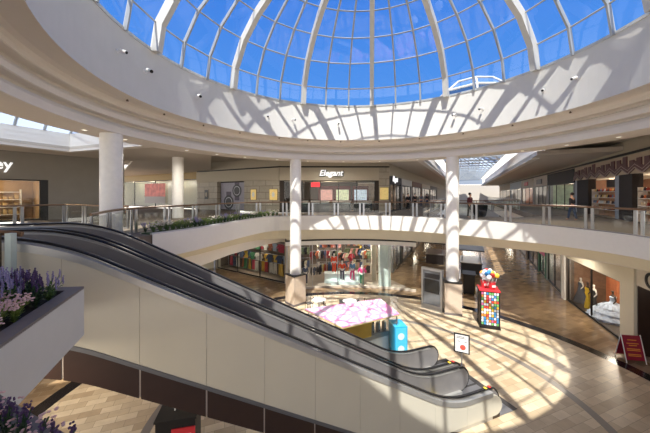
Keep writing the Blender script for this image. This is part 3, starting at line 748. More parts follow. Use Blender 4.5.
for i, (a, b, lb_, c_, sg_, ic) in enumerate(RS):
    shop(lb_, cpt(Q0, b), CD+math.pi, b-a, 0, 2.8, 4.12, hdr=mat('fascia_r%d' % i, c_, .6), pier=mat('pier_r%d' % i, [c*.85 for c in c_] if i else (150, 154, 160), .6), mull=3, light=90, lcol=(1, .92, .82), inner=mat('inner_r%d' % i, ic, .8, noise=.4, scale=2), depth=3,
         sign=None)
    if i in (1, 2): st_ = thing('shop_sign', ['', 'pale grey sign strip on the white-fronted shop of the right concourse', 'red sign strip on the pale shop of the right concourse'][i], 'sign', cpt(Q0, (a+b)/2, -.08)+(3.15,), CD+math.pi); MB().box(-1.6, 1.6, -.06, 0, 0, .55).build('panel', [None, mat('sign_grey', (120, 124, 130), .5), red][i], st_); MB().box(-1.65, 1.65, -.02, 0, -.05, .6).build('backing', black, st_)
s2_ = thing('shop_sign', 'white script sign round the corner of the jewellery shop, facing the concourse', 'sign', cpt(L0, 1.7, .12)+(3.1,), CD)
text_obj('lettering_outline', 'Elegant', .72, black, (.05, .02, .0), 0, s2_, shear=.3, depth=.03, offset=.05)
text_obj('lettering', 'Elegant', .72, MATS['sign_white'], (0, -.08, .03), 0, s2_, shear=.3, depth=.03, offset=.012)
# shoe shop with zigzag canopy
ss = shop('shoe shop with orange-lit shelves, dark piers and zigzag fascia at the right', cpt(Q0, 11.2), CD+math.pi, 18.5, 0, 2.95, 4.12, hdr=mat('sand_fascia', (196, 178, 156), .6), pier=mat('blue_grey_pier', (150, 158, 172), .5), mull=1, glass=False, depth=4.5, light=130, lcol=(1, .84, .66), inner=warm, pw=.5)
mar = mat('maroon_panel', (98, 62, 64), .5); dkb = mat('dark_brick_pier', (44, 36, 34), .7, noise=.3, scale=8)
zz = MB(); zl = MB(); bl = MB()
nz = 11
for i in range(nz):
    x0, x1 = 18.5*i/nz, 18.5*(i+1)/nz; xm = (x0+x1)/2
    for (a, b, za, zb) in ((x0, xm, 2.95, 3.3), (xm, x1, 3.3, 2.95)):
        zz.quad((a, -.12, za), (b, -.12, zb), (b, -.12, zb+.38), (a, -.12, za+.38)); zz.quad((a, -.12, za), (b, -.12, zb), (b, -.04, zb), (a, -.04, za)); zz.quad((a, -.12, za+.38), (b, -.12, zb+.38), (b, -.04, zb+.38), (a, -.04, za+.38))
        zl.tube([(a, -.14, za-.0), (b, -.14, zb-.0)], .035, 4); zl.tube([(a, -.14, za+.0+.2), (b, -.14, zb+.2)], .02, 4)
    for q, hh in ((.25, .22), (.75, .3)): MB().box(x0+(x1-x0)*q-.32, x0+(x1-x0)*q+.2, -.10, -.03, 3.35, 3.55+hh*(1+(i % 3)*.35)).build('maroon_block', mar, ss)
zz.build('zigzag_band', mar, ss); zl.build('zigzag_line', mat('zigzag_grey', (176, 160, 156), .5), ss)
for a, b, m_ in ((.5, 3.2, dkb), (8.0, 8.55, MATS['blue_grey_pier']), (8.6, 10.3, dkb), (14.5, 16.2, dkb)):
    MB().box(a, b, 0, .5, 0, 2.95).build('pier', m_, ss)
shelf0 = None
cols = [(220, 120, 60), (240, 220, 190), (60, 40, 36), (160, 60, 40), (230, 200, 120), (120, 130, 150), (236, 236, 232), (90, 60, 44)]
shoem = [mat('shoe_%d' % i, c, .5) for i, c in enumerate(cols)]
shoe = tag(MB().ball((0, 0, .06), .06, 8, 6, (2.2, 1, 1)).box(-.13, .12, -.05, .05, 0, .03).ball((-.07, 0, .10), .05, 6, 5).build('shoe', shoem[0]), 'small shoe on the orange-lit shelves of the zigzag-fronted shop', 'shoe', 'shoes on the shelves of the shoe shop')
first = True; sc_ = 0
for ux_, wd in ((3.4, 4.4), (10.5, 2.4), (13.0, 1.4)):
    sh = thing('shoe_shelf', {3.4: 'wide shelf unit of shoes in the left bay of the shoe shop', 10.5: 'shelf unit of shoes in the right bay of the shoe shop', 13.0: 'narrow shelf unit of shoes at the right picture edge'}[ux_], 'shelf', loc_(ss, ux_, .18), ss.rotation_euler.z)
    b_ = MB()
    for z_ in (.5, .95, 1.4, 1.85): b_.box(0, wd, 0, .45, z_, z_+.04)
    b_.box(-.04, 0, 0, .45, 0, 2.1).box(wd, wd+.04, 0, .45, 0, 2.1); b_.build('boards', mat('shelf_white', (232, 220, 206), .5), sh); MB().box(0, wd, .42, .45, 0, 2.1).build('back_panel', mat('tan_panel', (186, 140, 104), .7, noise=.3, scale=4), sh)
    for z_ in (.54, .99, 1.44, 1.89):
        for k_ in range(int(wd/.33)):
            o = shoe if first else shoe.copy()
            if not first: COL.objects.link(o)
            first = False; p = loc_(ss, ux_+.2+k_*.33, .36, z_); o.location = p; o.rotation_euler = (0, 0, ss.rotation_euler.z+R_(90+random.uniform(-20, 20)))
            o.material_slots[0].link = 'OBJECT'; o.material_slots[0].material = random.choice(shoem); o.scale = (1.2, 1.2, 1.4)
for i, (x_, lb_) in enumerate(((4.6, 'dark framed picture hanging in the left bay of the shoe shop'), (11.6, 'dark framed picture hanging in the right bay of the shoe shop'))):
    d = thing('wall_picture', lb_, 'picture', loc_(ss, x_, .7, 2.2), ss.rotation_euler.z)
    MB().box(0, 1.4, 0, .05, 0, .6).build('panel', mat('picture_dark', (50, 44, 40), .5, noise=.5, scale=6), d); MB().tube([(.2, .02, .6), (.2, .02, .75)], .01).tube([(1.2, .02, .6), (1.2, .02, .75)], .01).build('hanger', black, d)
# ------------------------------------------------------------------ ground floor shops
GH = 3.55
cs = thing('storefront', 'curved glass clothes shop window below the jewellery shop', 'storefront', (C0[0], C0[1]+13.2, GZ))
ar = [pol(a, 13.25) for a in range(66, 113, 3)]+[(-3.2, 24.3)]
ar2 = [(p[0], p[1]) for p in ar]
for i in range(0, len(ar)-1, 3):
    seg = ar[i:i+4]
    MB().strip([(p[0], p[1], GZ+.15) for p in seg], [(p[0], p[1], GZ+GH-.02) for p in seg]).build('glass_pane', shopgl, cs, world=True)
    if i: MB().box(-.03, .03, -.03, .03, GZ, GZ+GH, 0, seg[0]).build('mullion', steel, cs, world=True)
MB().slab(offset(ar, .08), offset(ar, -.08), GZ, GZ+.15).build('sill', mat('pale_sill', (196, 184, 166), .4), cs, world=True)
MB().slab(offset(ar, .12), offset(ar, -.12), GZ+GH-.02, GZ+GH+.3).build('header', whitegloss, cs, world=True)
MB().slab(offset(ar, .14), offset(ar, -.14), GZ+GH+.3, GZ+GH+.42).build('header_trim', black, cs, world=True)
MB().slab(offset(ar, .05), offset(ar, -.15), GZ+GH+.42, -1.5).build('bulkhead', cream, cs, world=True)
MB().prism([pol(66, 13.3), (5.6, 26.2), (4.9, 27.5), (6.6, 31), (-5, 31.6), (-5.6, 28.1), (-2.2, 25.8), (-3.0, 24.5)]+[pol(a, 13.4) for a in range(111, 66, -6)], GZ+.01, GZ+.03).build('shop_floor', mat('clothes_shop_floor', (150, 138, 122), .3), cs, world=True)
MB().prism([(6.6, 31), (6.6, 31.2), (-5, 31.8), (-5, 31.6)], GZ, GZ+GH).build('back_wall', mat('shop_back', (96, 84, 74), .8, noise=.5, scale=1.5), cs, world=True)
MB().box(-.45, .45, -.3, .3, GZ, GZ+GH, 0, (4.95, 24.0)).build('pale_pillar', mat('pale_green_pillar', (206, 220, 212), .4), cs, world=True)
MB().box(-.2, .2, -.2, .2, GZ, GZ+GH, 0, (4.3, 25.5)).build('pillar', beige, cs, world=True)
ls = shop('clothes shop window with hanging shirts left of the stone-based column', (-11.4, 29.8), -R_(33.5), 9.9, GZ, GH, -1.5, hdr=cream, pier=beige, mull=3, depth=1.75, light=130, lcol=(1, .92, .84), inner=MATS['shop_back'], fl=MATS['clothes_shop_floor'])
for p in ((-1, 26.5), (3.3, 26.0), (1, 29.5), (6, 26.5)): point('shop_lamp', (p[0], p[1], GZ+GH-.4), 120, (1, .92, .84), .3)
# garments
gc_ = [(190, 152, 60), (184, 62, 84), (58, 112, 74), (66, 78, 104), (196, 190, 178), (176, 98, 66), (150, 170, 190), (40, 40, 46), (150, 40, 50), (190, 180, 150), (110, 120, 90), (220, 160, 150)]
gn = ['mustard', 'pink', 'green', 'denim blue', 'white', 'orange', 'pale blue', 'black', 'dark red', 'sand', 'olive', 'rose']
gm = [mat('cloth_'+n_.replace(' ', '_'), c, .85) for n_, c in zip(gn, gc_)]
def garment(kind, m):
    b_ = MB()
    if kind == 'shirt': out = [(-.2, 0), (-.22, .45), (-.34, .25), (-.42, .33), (-.24, .66), (-.08, .70), (0, .64), (.08, .70), (.24, .66), (.42, .33), (.34, .25), (.22, .45), (.2, 0)]
    elif kind == 'trousers': out = [(-.19, 0), (-.17, .95), (.17, .95), (.19, 0), (.05, 0), (0, .65), (-.05, 0)]
    else: out = [(-.28, 0), (-.14, .7), (-.17, 1.05), (-.06, 1.1), (.06, 1.1), (.17, 1.05), (.14, .7), (.28, 0)]
    n_ = len(out); i = len(b_.v)
    b_.v += [(x, -.03, z) for x, z in out]+[(x, .03, z) for x, z in out]
    b_.f.append(tuple(range(n_))); b_.f.append(tuple(range(2*n_-1, n_-1, -1)))
    for k_ in range(n_): q = (k_+1) % n_; b_.f.append((k_, k_+n_, q+n_, q))
    return b_.build('hanging_'+kind, m)
protos = {}
def hang(kind, ci, p, rz, where, group):
    if kind not in protos: o = protos[kind] = garment(kind, gm[0]); 
    else: o = protos[kind].copy(); COL.objects.link(o)
    o.location = p; o.rotation_euler = (0, 0, rz); o.material_slots[0].link = 'OBJECT'; o.material_slots[0].material = gm[ci]
    tag(o, '%s %s hanging %s' % (gn[ci], kind, where), kind if kind != 'trousers' else 'trousers', '%s %s %s' % (gn[ci], kind, group)); return o
railm = steel
for row, (z_, kinds) in enumerate(((2.35, ['shirt']), (1.3, ['shirt']), (.25, ['trousers', 'trousers', 'dress']))):
    for i in range(15):
        kd = random.choice(kinds); 
        hang(kd, [0, 1, 2, 3, 4, 5, 6, 8, 4, 3, 0][random.randrange(11)], loc_(ls, 1.3+i*.55+random.uniform(-.08, .08), .9+random.uniform(0, .4), z_), ls.rotation_euler.z+random.uniform(-.3, .3), 'in the window left of the stone-based column', 'in the left window')
for k_ in range(3):
    d = thing('clothes_rail', ['upper', 'middle', 'lowest'][k_]+' steel clothes rail in the window left of the column', 'clothes rail', loc_(ls, .9, 1.0, 0), ls.rotation_euler.z)
    z_ = (3.12, 2.06, 1.3)[k_]
    MB().tube([(0, 0, z_), (8.4, 0, z_)], .02, 6).build('bar', railm, d); MB().tube([(0, 0, .02), (0, 0, z_)], .025, 6).tube([(8.4, 0, .02), (8.4, 0, z_)], .025, 6).build('upright', railm, d)
wh = 'inside the curved-window clothes shop'
ri = 0
for (x_, y_, n_, an, tiers) in ((-.6, 26.4, 6, 20, (0.5, 1.7)), (0.4, 27.6, 9, 0, (.4, 1.5, 2.5)), (3.2, 28.6, 9, -10, (.4, 1.5, 2.5)), (-2.6, 29.2, 8, 10, (.4, 1.5, 2.5)), (3.9, 27.0, 5, -30, (.5, 1.6, 2.5)), (1.9, 26.4, 5, -20, (.5, 1.5))):
    d = thing('clothes_rack', ['left front', 'centre', 'rear right', 'rear left', 'right end', 'small front'][ri]+' clothes rack '+wh, 'clothes rack', (x_, y_, GZ+.03), R_(an)); ri += 1
    ht = tiers[-1]+.75
    L_ = n_*.26
    for q in (-L_/2, L_/2): MB().tube([(q, 0, 0), (q, 0, ht)], .02, 6).build('upright', railm, d)
    for t_ in tiers: MB().tube([(-L_/2, 0, t_+.72), (L_/2, 0, t_+.72)], .018, 6).build('bar', railm, d)
    for t_ in tiers:
        for i in range(n_):
            hang('shirt' if t_ > 1 or random.random() < .5 else 'trousers', random.choice([3, 4, 7, 8, 9, 10, 11, 5, 7, 0, 7, 3, 10, 9]), loc_(d, -L_/2+.13+i*.26, 0, t_-(.25 if t_ < 1 else 0)), R_(an)+R_(55)+random.uniform(-.2, .2), wh, 'in the curved-window shop')
# plinth
pl = thing('display_plinth', 'pale stepped display plinth behind the curved shop window', 'plinth', (1.7, 24.0, GZ+.03))
plm = mat('pale_plinth', (214, 228, 224), .3)
MB().box(-1.75, 1.4, .55, 1.5, 0, .8).build('upper_step', plm, pl); MB().box(-1.2, 1.1, -.05, .55, 0, .3).build('lower_step', plm, pl)
# ------------------------------------------------------------------ figures
def skin(name, V, Ed, Rd, m, parent, root=0, sub=1):
    me = bpy.data.meshes.new(name); me.from_pydata(V, Ed, []); o = bpy.data.objects.new(name, me); COL.objects.link(o)
    md = o.modifiers.new('Skin', 'SKIN')
    if not me.skin_vertices:
        bpy.context.view_layer.objects.active = o; 
        o.select_set(True); bpy.ops.mesh.customdata_skin_add()
    for i, r in enumerate(Rd): me.skin_vertices[0].data[i].radius = r if isinstance(r, tuple) else (r, r)
    for i in range(len(V)): me.skin_vertices[0].data[i].use_root = (i == root)
    s2 = o.modifiers.new('Subdivision', 'SUBSURF'); s2.levels = s2.render_levels = sub
    dg = bpy.context.evaluated_depsgraph_get(); me2 = bpy.data.meshes.new_from_object(o.evaluated_get(dg))
    bpy.data.objects.remove(o)
    for p in me2.polygons: p.use_smooth = True
    me2.materials.clear(); me2.materials.append(m)
    o = bpy.data.objects.new(name, me2); COL.objects.link(o); o.parent = parent; return o
skinm = mat('skin_tone', (196, 150, 124), .6); manq = mat('mannequin_white', (232, 226, 218), .4); hairm = mat('dark_hair', (40, 30, 26), .7)
def figure(name, label, cat, loc, rz, body_m, top_m, leg_m, stride=.12, arm='down', hair=True, group=None):
    t = thing(name, label, cat, loc, rz, group)
    hipz, knz = .92, .50
    V = [(0, 0, .98), (0, .0, 1.15), (0, .0, 1.36), (0, -.01, 1.47), (0, -.02, 1.55), (0, -.03, 1.65), (0, -.02, 1.72)]
    Rd = [(.15, .11), (.13, .095), (.16, .10), (.06, .055), (.055, .055), (.085, .10), (.06, .075)]
    Ed = [(i, i+1) for i in range(6)]
    for sx in (-1, 1):
        st = stride*sx; b = len(V)
        V += [(.09*sx, 0, .90), (.10*sx, -st*.5, .50), (.10*sx, st*.6 if st < 0 else -st*.6+.05, .09), (.10*sx, (st*.6 if st < 0 else -st*.6)-.11, .04)]
        V[b+2] = (.10*sx, -st*.9+.02, .09); V[b+3] = (.10*sx, -st*.9-.13, .04)
        Rd += [.085, .058, .04, .035]; Ed += [(0, b), (b, b+1), (b+1, b+2), (b+2, b+3)]
        b = len(V)
        if arm == 'hip': V += [(.19*sx, 0, 1.40), (.33*sx, .04, 1.17), (.18*sx, -.06, 1.03), (.15*sx, -.10, 1.0)]
        elif arm == 'out': V += [(.19*sx, 0, 1.40), (.29*sx, .03, 1.16), (.40*sx, -.06, .98), (.43*sx, -.1, .92)]
        else: V += [(.19*sx, 0, 1.40), (.23*sx, .02, 1.14), (.24*sx, -.06+st*.4, .90), (.24*sx, -.09+st*.5, .82)]
        Rd += [.06, .042, .032, .03]; Ed += [(2, b), (b, b+1), (b+1, b+2), (b+2, b+3)]
    skin('body', V, Ed, Rd, body_m, t)
    if top_m:
        tv = V[0:3]+[(0, -.005, 1.44)]; tr_ = [(.165, .125), (.15, .115), (.175, .118), (.09, .075)]; te = [(0, 1), (1, 2), (2, 3)]
        for q in (11, 19): tv += [V[q], V[q+1], tuple(Vector(V[q+1]).lerp(Vector(V[q+2]), .75))]; b = len(tv)-3; tr_ += [.07, .054, .045]; te += [(2, b), (b, b+1), (b+1, b+2)]
        skin('top_garment', tv, te, tr_, top_m, t, 0)
    if leg_m:
        lv_ = [(0, 0, 1.0)]; lr = [(.165, .125)]; le_ = []
        for q in (7, 15): b = len(lv_); lv_ += [V[q], V[q+1], V[q+2]]; lr += [.10, .075, .06]; le_ += [(0, b), (b, b+1), (b+1, b+2)]
        skin('trousers', lv_, le_, lr, leg_m, t, 0)
    if hair: MB().ball((0, .012, 1.70), .105, 12, 8, (.95, 1.05, 1.0)).build('hair', hairm, t, smooth=True)
    return t
cl_ = lambda n_, c: mat('wear_'+n_, c, .85)
orange, navy, pinkc, greenc, bluec = cl_('orange', (232, 84, 50)), cl_('navy', (44, 40, 74)), cl_('pink', (222, 60, 130)), cl_('green', (24, 138, 92)), cl_('blue', (80, 130, 170))
fz = GZ+.03
figure('mannequin', 'mannequin in a full orange outfit, highest on the pale plinth', 'mannequin', (.78, 24.75, fz+.8), 0, manq, orange, orange, .1, 'down', False)
figure('mannequin', 'mannequin in orange top and navy trousers, hands on hips', 'mannequin', (1.45, 24.25, fz+.3), 0, manq, orange, navy, .1, 'hip', False)
figure('mannequin', 'mannequin in pale blue top and pink trousers on the plinth', 'mannequin', (2.3, 24.25, fz+.3), .3, manq, bluec, pinkc, .16, 'down', False)
figure('mannequin', 'mannequin in pink top and green trousers, rightmost by the plinth', 'mannequin', (3.08, 24.0, fz), -.2, manq, pinkc, greenc, .16, 'hip', False)
figure('mannequin', 'dark denim-clad mannequin standing right beside the stone-based column', 'mannequin', (-1.65, 24.2, fz), .4, manq, gm[3], navy, .1, 'down', False)
dk_ = cl_('charcoal', (38, 38, 44)); jn = cl_('jeans', (50, 66, 96)); gy_ = cl_('grey', (110, 110, 116)); bl_ = cl_('black', (24, 24, 28))
p = (X_(572)*18.6, 18.6); figure('person', 'person in dark jacket and blue jeans before the black-fronted shop', 'person', (p[0], p[1], 0), R_(200), skinm, dk_, jn, .2)
p = (X_(471)*23.5, 23.5)
for px_, Y_, lb_, a, b, st in ((408, 31, 'person in black standing leftmost at the shop windows of the upper concourse', bl_, bl_, .05), (415, 36, 'person in charcoal coat, second from left on the upper concourse', dk_, bl_, .2), (421, 37, 'person in grey top, walking third from left on the upper concourse', gy_, jn, .25), (427, 40, 'person in dark clothes, farthest right of the concourse group', dk_, jn, .1)):
    figure('person', lb_, 'person', (X_(px_)*Y_, Y_, 0), R_(random.uniform(-40, 40)), skinm, a, b, st)
figure('person', 'person in dark reddish clothes behind the balustrade beside the right column', 'person', (X_(470)*20.6, 20.6, 0), .5, skinm, cl_('wine', (92, 40, 44)), bl_, .1)
pu = thing('lounge_chair', 'round black lounge chair behind the balustrade, right of the column', 'chair', (X_(480)*21.5, 21.5, 0))
MB().lathe([(.3, 0), (.42, .12), (.46, .42), (.40, .48)], 20).build('seat', bl_, pu, smooth=True); MB().lathe([(.46, .3), (.52, .85), (.46, .88), (.40, .45)], 20, a0=-20, a1=200, cap=False).build('backrest', bl_, pu, smooth=True)
# ------------------------------------------------------------------ bridal shop on the right
BA = math.atan2(14.7-20.75, 15.2-17.36); BL = math.hypot(2.16, 6.05)
bs = shop('bridal shop window with gowns on the ground floor at the right', (17.36, 20.75), BA, BL, GZ, 3.1, -1.5, hdr=cream, pier=mat('bronze_pier', (96, 84, 74), .4), mull=2, depth=2.6, light=110, lcol=(1, .85, .68), inner=mat('brown_wall', (128, 96, 74), .7, noise=.3), pw=.1, fl=mat('dark_shop_floor', (70, 64, 60), .4))
MB().box(-.5, 0, -.1, .5, 0, 4.3).build('pier', whitegloss, bs)
pil = thing('pilaster', 'cream stone pilaster right of the bridal shop window', 'pilaster', (15.2, 14.7, GZ), BA)
MB().box(0, 1.05, -.12, .5, 0, 4.4).build('shaft', stonebase if 0 else cream, pil); MB().box(-.02, 1.07, -.15, .5, 0, .12).build('plinth', planter_g, pil)
cz_ = shop('open-fronted shop with a big round letter sign at the right picture edge', loc_(pil, 1.1, 0)[:2], BA, 9, GZ, 3.3, -1.5, hdr=mat('pale_fascia', (214, 206, 190), .5), pier=brown, mull=1, glass=False, depth=4, light=30, inner=mat('brown_inner', (110, 90, 72), .8), pw=.05)
text_obj('sign_letter', 'C', 1.0, black, (.95, -.07, 3.72), 0, cz_, offset=.01)
def bx_(px, y_):
    lo, hi = 0, BL+1
    for _ in range(40):
        m_ = (lo+hi)/2; q = loc_(bs, m_, y_)
        if CX+F*q[0]/q[1] < px: lo = m_
        else: hi = m_
    return lo
def gown(label, x_, y_, m_, wdt, mh=True, s_=1, top=None, group=None):
    g = thing('gown_mannequin', label, 'mannequin', loc_(bs, x_, y_, .03), BA)
    V = [(0, 0, .98), (0, 0, 1.15), (0, 0, 1.36), (0, 0, 1.47), (0, 0, 1.55), (0, -.02, 1.65), (0, -.01, 1.72)]; Rd = [(.13, .1), (.10, .085), (.14, .09), (.05, .05), (.05, .05), (.08, .095), (.06, .07)]; Ed = [(i, i+1) for i in range(6)]
    for sx in (-1, 1):
        b = len(V); V += [(.17*sx, 0, 1.40), (.25*sx, .03, 1.16), (.2*sx, -.1, .95)]; Rd += [.05, .035, .025]; Ed += [(2, b), (b, b+1), (b+1, b+2)]
    skin('body', V, Ed, Rd, top or manq, g)
    MB().lathe([(wdt, 0), (wdt*.86, .3), (wdt*.5, .75), (.17, 1.0), (.13, 1.12), (.165, 1.32), (.13, 1.36)], 24).build('gown', m_, g, smooth=True)
    return g
gown('mannequin in a charcoal evening gown, left in the bridal window', bx_(581, .8), .8, cl_('charcoal_gown', (72, 80, 92)), .42)
gown('mannequin in a black gown, third from left in the bridal window', bx_(594, .8), .8, cl_('black_gown', (46, 46, 48)), .22)
gown('mannequin in a slim yellow gown in the middle of the bridal window', bx_(588, .7), .7, cl_('yellow_gown', (214, 176, 40)), .20, top=mat('dark_skin_mannequin', (60, 44, 38), .5))
gd = gown('dark mannequin in a huge pale blue ruffled ball gown, right in the window', bx_(613, 1.25), 1.25, mat('pale_blue_tulle', (186, 200, 222), .9, noise=.25, scale=12, bump=.5), 1.15, top=MATS['dark_skin_mannequin'])
for k_ in range(3):
    rf_ = MB(); n_ = 48; zz_ = (.12, .42, .68)[k_]; r0 = (1.2, .98, .68)[k_]
    A = [(math.cos(2*math.pi*j/n_)*(r0+.07*math.sin(j*1.9)), math.sin(2*math.pi*j/n_)*(r0+.07*math.sin(j*1.9)), zz_) for j in range(n_+1)]; B = [(math.cos(2*math.pi*j/n_)*(r0-.2), math.sin(2*math.pi*j/n_)*(r0-.2), zz_+.2) for j in range(n_+1)]
    rf_.strip(A, B).build('ruffle', MATS['pale_blue_tulle'], gd, smooth=True)
oc_ = thing('curtain', 'orange draped curtain behind the pale blue ball gown', 'curtain', loc_(bs, bx_(612, 2.3), 2.3, .05), BA)
b_ = MB(); A = [(-1.2+i*.05, .06*math.sin(i*1.3), 0) for i in range(49)]; b_.strip(A, [(x, y, 2.9) for x, y, z in A]); b_.build('drape', mat('orange_drape', (196, 118, 78), .8, noise=.1), oc_, smooth=True)
MB().tube([(-1.3, 0, 2.92), (1.3, 0, 2.92)], .03).build('rod', brass, oc_)
# ground concourse right: green and pink shops
GR = (17.36+.3, 20.75+.6)
GS = [(.3, 5.0, 'narrow glass shop next to the bridal shop on the ground floor', (150, 160, 150), None), (5.2, 8.2, 'green-fronted shop with pink window graphic on the ground floor', (44, 116, 84), None), (8.4, 14, 'dark glass shop beyond the green-fronted shop', (64, 58, 54), None), (14.3, 24, 'brown shop on the right of the ground concourse', (110, 90, 72), None), (24.5, 45, 'farthest visible shop on the right of the ground concourse', (86, 74, 64), None)]
for i, (a, b, lb_, c_, s_) in enumerate(GS):
    o = shop(lb_, cpt(GR, b), CD+math.pi, b-a, GZ, 3.2, -1.9, hdr=mat('gf_%d' % i, c_, .5), pier=mat('gp_%d' % i, [q*.9 for q in c_], .5), mull=2, depth=2.5, light=50, inner=mat('gi_%d' % i, (140, 120, 100), .8, noise=.5, scale=2))
    if i == 1: MB().box(.5, 2.5, .0, .04, 1.9, 3.0).build('pink_graphic', mat('pink_graphic', (220, 110, 150), .5), o)
LSG = [(.6, 5, 'grey glass shop at the left mouth of the ground concourse', (120, 120, 118)), (5.3, 12, 'second shop on the left of the ground concourse', (90, 76, 66)), (12.4, 24, 'third shop on the left of the ground concourse', (120, 104, 88)), (24.4, 48, 'farthest shop on the left of the ground concourse', (90, 80, 70))]
for i, (a, b, lb_, c_) in enumerate(LSG):
    shop(lb_, cpt(L0, a+1.0, -.0), CD, b-a, GZ, 3.2, -1.9, hdr=mat('hf_%d' % i, c_, .5), pier=mat('hp_%d' % i, [q*.9 for q in c_], .5), mull=2, depth=2.5, light=50, inner=mat('hi_%d' % i, (140, 126, 110), .8, noise=.5, scale=2))
# ------------------------------------------------------------------ things on the ground floor
# directory
dx = thing('directory_stand', 'tall grey steel directory stand with dark panels beside the right column', 'directory', (7.06, 18.96, GZ), math.atan2(18.47-19.46, 7.57-6.55))
MB().box(-.70, -.58, -.12, .12, 0, 2.75).box(.58, .70, -.12, .12, 0, 2.75).box(-.58, .58, -.12, .12, 2.6, 2.75).box(-.58, .58, -.12, .12, 0, .35).build('frame', steel, dx)
MB().box(-.58, .58, -.06, .06, .35, 2.6).build('panel', mat('grey_panel', (120, 122, 124), .35, .3), dx)
MB().box(-.5, .5, -.09, -.06, 1.15, 2.0).build('screen', mat('dark_screen', (26, 28, 30), .15), dx); MB().box(-.5, .5, -.09, -.06, 2.1, 2.4).build('title_plate', mat('title_dark', (50, 48, 50), .3), dx)
# souvenir rack
rk = thing('souvenir_rack', 'square display rack of small colourful packets under a red tray', 'display rack', (9.5, 16.75, GZ), R_(-20))
hw = .47
MB().box(-hw, hw, -hw, hw, .12, 2.1).build('body', mat('rack_dark', (60, 48, 44), .6), rk); MB().box(-hw-.06, hw+.06, -hw-.06, hw+.06, 0, .12).build('base', black, rk)
MB().box(-hw-.06, hw+.06, -hw-.06, hw+.06, 2.1, 2.16).build('tray', red, rk)
for sx in (-1, 1):
    for sy in (-1, 1): MB().box(sx*hw-.03, sx*hw+.03, sy*hw-.03, sy*hw+.03, .12, 2.1).build('corner_post', black, rk)
pk = tag(MB().box(-.048, .048, -.02, .02, 0, .12).build('souvenir_packet', whitegloss), 'small bright packet hanging on the souvenir rack', 'packet', 'packets on the souvenir rack')
pm = [mat('packet_%d' % i, c, .4) for i, c in enumerate([(240, 240, 240), (230, 70, 60), (250, 200, 70), (70, 150, 210), (240, 150, 60), (120, 190, 110), (245, 245, 245), (230, 230, 235), (210, 110, 160)])]
first = True
for face in (0, 1):
    for r_ in range(12):
        for c_ in range(7):
            o = pk if first else pk.copy()
            if not first: COL.objects.link(o)
            first = False; q = -.38+c_*.127
            o.location = loc_(rk, q, -hw-.025, .22+r_*.155) if face == 0 else loc_(rk, hw+.025, q, .22+r_*.155)
            if face == 0 and 0: pass
            o.rotation_euler = (0, 0, rk.rotation_euler.z+(0 if face == 0 else math.pi/2)); o.material_slots[0].link = 'OBJECT'; o.material_slots[0].material = random.choice(pm)
for i, (a, b, lb_) in enumerate(((-.2, .1, 'left red bucket on the souvenir rack tray'), (.16, -.12, 'right red bucket with pale label on the souvenir rack tray'))):
    d = thing('red_bucket', lb_, 'bucket', loc_(rk, a, b, 2.165)); MB().lathe([(.15, 0), (.2, .38)], 18).build('body', red, d, smooth=True); MB().lathe([(.205, .35), (.215, .38), (.2, .39)], 18).build('rim', red, d)
    MB().box(-.1, .1, -.205, -.19, .14, .26).build('label', whitegloss, d)
ln_ = ['white', 'red', 'yellow', 'blue', 'orange', 'green', 'ivory', 'pearl', 'pink']
for i in range(16):
    a = i*2.4; r = .06+.018*i
    m_i = [0, 1, 3, 4, 0, 2, 5, 3, 0, 4, 1, 3, 6, 2, 3, 0][i]
    d = thing('lollipop', ln_[m_i]+' round lollipop sticking out of the red buckets', 'lollipop', loc_(rk, r*math.cos(a)*1.2, r*math.sin(a), 2.56), 0, ln_[m_i]+' lollipops in the red buckets')
    h_ = .2+.4*(1-r/.40); MB().tube([(0, 0, -.1), (.3*r*math.cos(a), .3*r*math.sin(a), h_)], .01, 5).build('stick', whitegloss, d); MB().ball((.3*r*math.cos(a), .3*r*math.sin(a), h_+.06), .14, 10, 8, (1, .6, 1)).build('sweet', pm[m_i], d, smooth=True)
# black and yellow cart behind the rack
ct = thing('black_cart', 'black cabinet with a yellow panel standing behind the souvenir rack', 'cabinet', (11.15, 22.3, GZ), CD)
MB().box(-.6, .6, -.4, .4, .1, 1.5).build('body', black, ct); MB().box(-.62, .0, -.42, -.4, .2, .9).build('yellow_panel', mat('yellow_panel', (220, 180, 50), .5), ct); MB().box(-.66, .66, -.46, .46, 1.5, 1.56).build('top', black, ct)
for (sx, sy) in ((-.5, -.3), (.5, -.3), (-.5, .3), (.5, .3)): MB().lathe([(.06, 0), (.06, .1)], 10, (sx, sy, 0)).build('foot', black, ct)
# far kiosks in the ground concourse
for i, (px_, Y_, lb_, c_) in enumerate(((436, 33, 'dark kiosk with flat canopy, left in the ground concourse', (60, 50, 46)), (471, 29, 'low black kiosk with a red-topped pole behind the right column', (40, 38, 40)), (455, 40, 'pale kiosk with red trim, farthest in the ground concourse', (170, 150, 140)))):
    d = thing('kiosk', lb_, 'kiosk', (X_(px_)*Y_, Y_, GZ), CD)
    MB().box(-1.6, 1.6, -.9, .9, 0, 1.0).build('counter', mat('kiosk_%d' % i, c_, .5), d); MB().box(-1.7, 1.7, -1.0, 1.0, 1.0, 1.06).build('countertop', mat('kiosk_top', (150, 140, 130), .4), d)
    for (sx, sy) in ((-1.5, -.8), (1.5, -.8), (-1.5, .8), (1.5, .8)): MB().tube([(sx, sy, 1.06), (sx, sy, 2.2)], .03, 6).build('canopy_post', steel, d)
    MB().box(-1.8, 1.8, -1.1, 1.1, 2.2, 2.3).build('canopy', mat('kiosk_canopy%d' % i, [(40, 36, 34), (30, 30, 32), (196, 70, 60)][i], .5), d)
